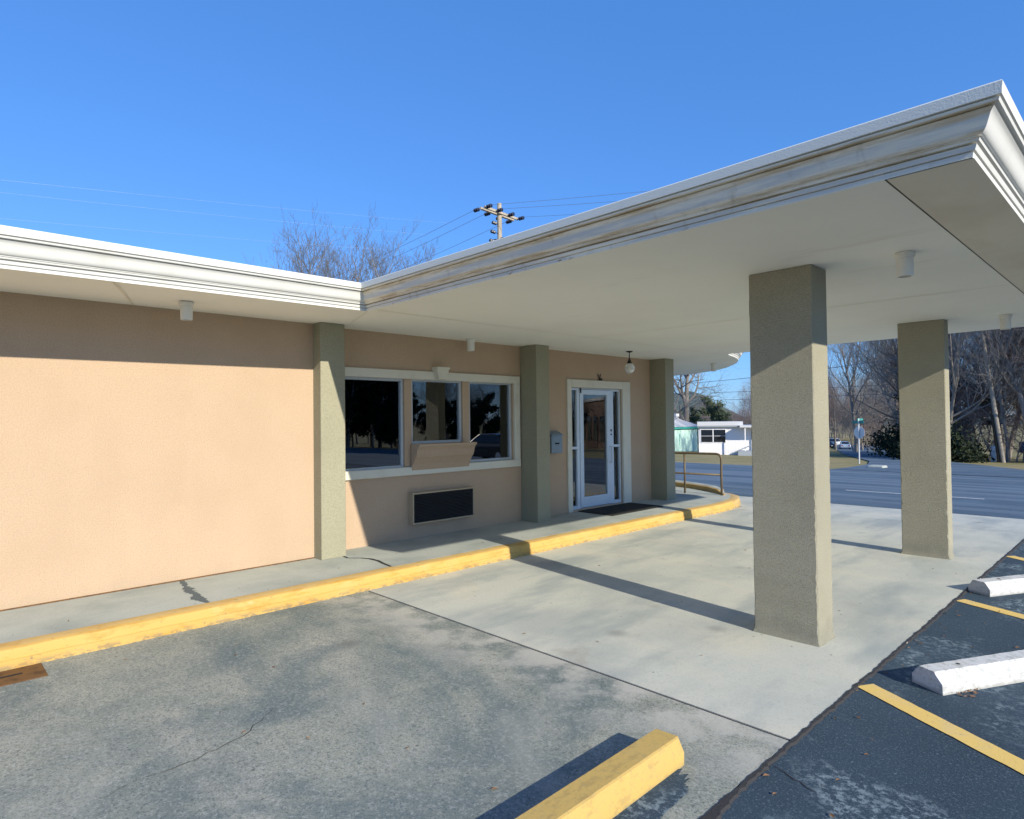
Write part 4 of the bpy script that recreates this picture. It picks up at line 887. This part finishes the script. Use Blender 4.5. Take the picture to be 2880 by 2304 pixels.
# ================================================================ CARS
def car(paint, kind='sedan'):
    t = empty('parked_car'); L2, W = (2.3, .88); hz = .95 if kind == 'sedan' else 1.15; rz_ = 1.46 if kind == 'sedan' else 1.85
    prof = [(-L2, .35), (-L2-.03, .62), (-L2+.05, hz-.08), (-L2+.35, hz), (-1.35, hz+.02), (1.0, hz+.02), (1.9, hz-.12), (L2, .72), (L2, .38), (1.95, .25), (-2.0, .25)]
    b = MB(); n = len(prof)
    for s_ in (-1, 1): b.v += [(x, s_*W*(1 if .3 < z < .9 else .95), z) for x, z in prof]
    b.f = [tuple(range(n)), tuple(range(2*n-1, n-1, -1))]+[(i, n+i, n+(i+1) % n, (i+1) % n) for i in range(n)]
    b.build('body', paint.m, t, bevel=.05, seg=2)
    cab = [(-1.75, hz), (-1.15, rz_-.05), (-.7, rz_), (.25, rz_), (1.1, hz)] if kind == 'sedan' else [(-2.2, hz), (-2.0, rz_-.06), (-1.6, rz_), (.3, rz_), (1.1, hz)]
    b = MB(); n = len(cab)
    for s_ in (-1, 1): b.v += [(x, s_*(W*.92-(z-hz)*.28), z) for x, z in cab]
    b.f = [tuple(range(n)), tuple(range(2*n-1, n-1, -1))]+[(i, n+i, n+(i+1) % n, (i+1) % n) for i in range(n)]
    b.build('cabin', paint.m, t, bevel=.04, seg=2)
    q = cab; e = .012
    b = MB(); a0, a1 = Vector((q[0][0], q[0][1])), Vector((q[1][0], q[1][1])); dn = (a1-a0).normalized(); nn_ = Vector((-dn.y, dn.x))
    P = [a0.lerp(a1, .12)+nn_*e, a0.lerp(a1, .95)+nn_*e]; b.add([(P[0].x, -W*.78, P[0].y), (P[0].x, W*.78, P[0].y), (P[1].x, W*.66, P[1].y), (P[1].x, -W*.66, P[1].y)], [(0, 1, 2, 3)]); b.build('rear_window', CGL.m, t)
    b = MB(); a0, a1 = Vector(q[4]), Vector(q[3]); P = [a0.lerp(a1, .1)+Vector((.015, .012)), a0.lerp(a1, .95)+Vector((.015, .012))]; b.add([(P[0].x, -W*.78, P[0].y), (P[0].x, W*.78, P[0].y), (P[1].x, W*.66, P[1].y), (P[1].x, -W*.66, P[1].y)], [(3, 2, 1, 0)]); b.build('windscreen', CGL.m, t)
    for s_ in (-1, 1):
        b = MB(); y0_ = lambda z: s_*(W*.92-(z-hz)*.28+.012); zA, zB = hz+.05, rz_-.08
        b.add([(q[0][0]+.35, y0_(zA), zA), (q[4][0]-.25, y0_(zA), zA), (q[3][0]+.02, y0_(zB), zB), (q[1][0]+.18, y0_(zB), zB)], [(0, 1, 2, 3)]); b.build('side_window', CGL.m, t)
        MB().box((-L2-.035, s_*.62-.14, .66), (-L2+.06, s_*.62+.14, .82)).build('tail_lamp', TAIL.m, t)
        MB().box((L2-.10, s_*.62-.16, .60), (L2+.012, s_*.62+.16, .74)).build('headlight', LAMPW.m, t)
        for x in (-1.4, 1.4):
            wv = MB().tube([(x, s_*(W-.20), .33), (x, s_*(W+.01), .33)], .33, 18).build('wheel', TYRE.m, t)
            MB().tube([(x, s_*(W+.0), .33), (x, s_*(W+.022), .33)], .20, 14).build('rim', RIM.m, wv)
    MB().box((-L2-.045, -.26, .50), (-L2-.02, .26, .62)).build('number_plate', LAMPW.m, t)
    return t
for i in range(22):
    px = 2325+i*6.5; d = 178+r2.uniform(0, 34); u = (px-1440)/CF; q = _F+u*_RT
    x, y = CPOS[0]+q[0]*d, CPOS[1]+q[1]*d
    tree('bare_tree' if i % 3 else 'thicket', ('scrub', 'bare1', 'bare2')[i % 3], x, y, r2.uniform(.8, 1.1)*(1.8 if i % 3 == 0 else 1), r2.uniform(0, 6), 'far tree closing the end of the side street', 'trees at the end of the side street', BARK, TWIGR if i % 2 else TWIG)
def place(t, x, y, rz, label, group='cars parked down the side street', z=None):
    t.location = (x, y, (gz(y) if z is None else z)+.02); t.rotation_euler = (0, 0, rz); tag(t, label, 'car', group); return t
place(car(CARB), -36.5, 131, R(112), 'pale blue car seen from behind down the side street')
place(car(CARW, 'van'), -48.5, 158, R(150), 'white van parked broadside beyond the pale blue car')
place(car(CARD), -44.3, 142, R(150), 'dark car in front of the white van down the side street')
place(car(CARD), 17.5, 22.5, R(0), 'dark car on the road, mirrored in the right window', None)
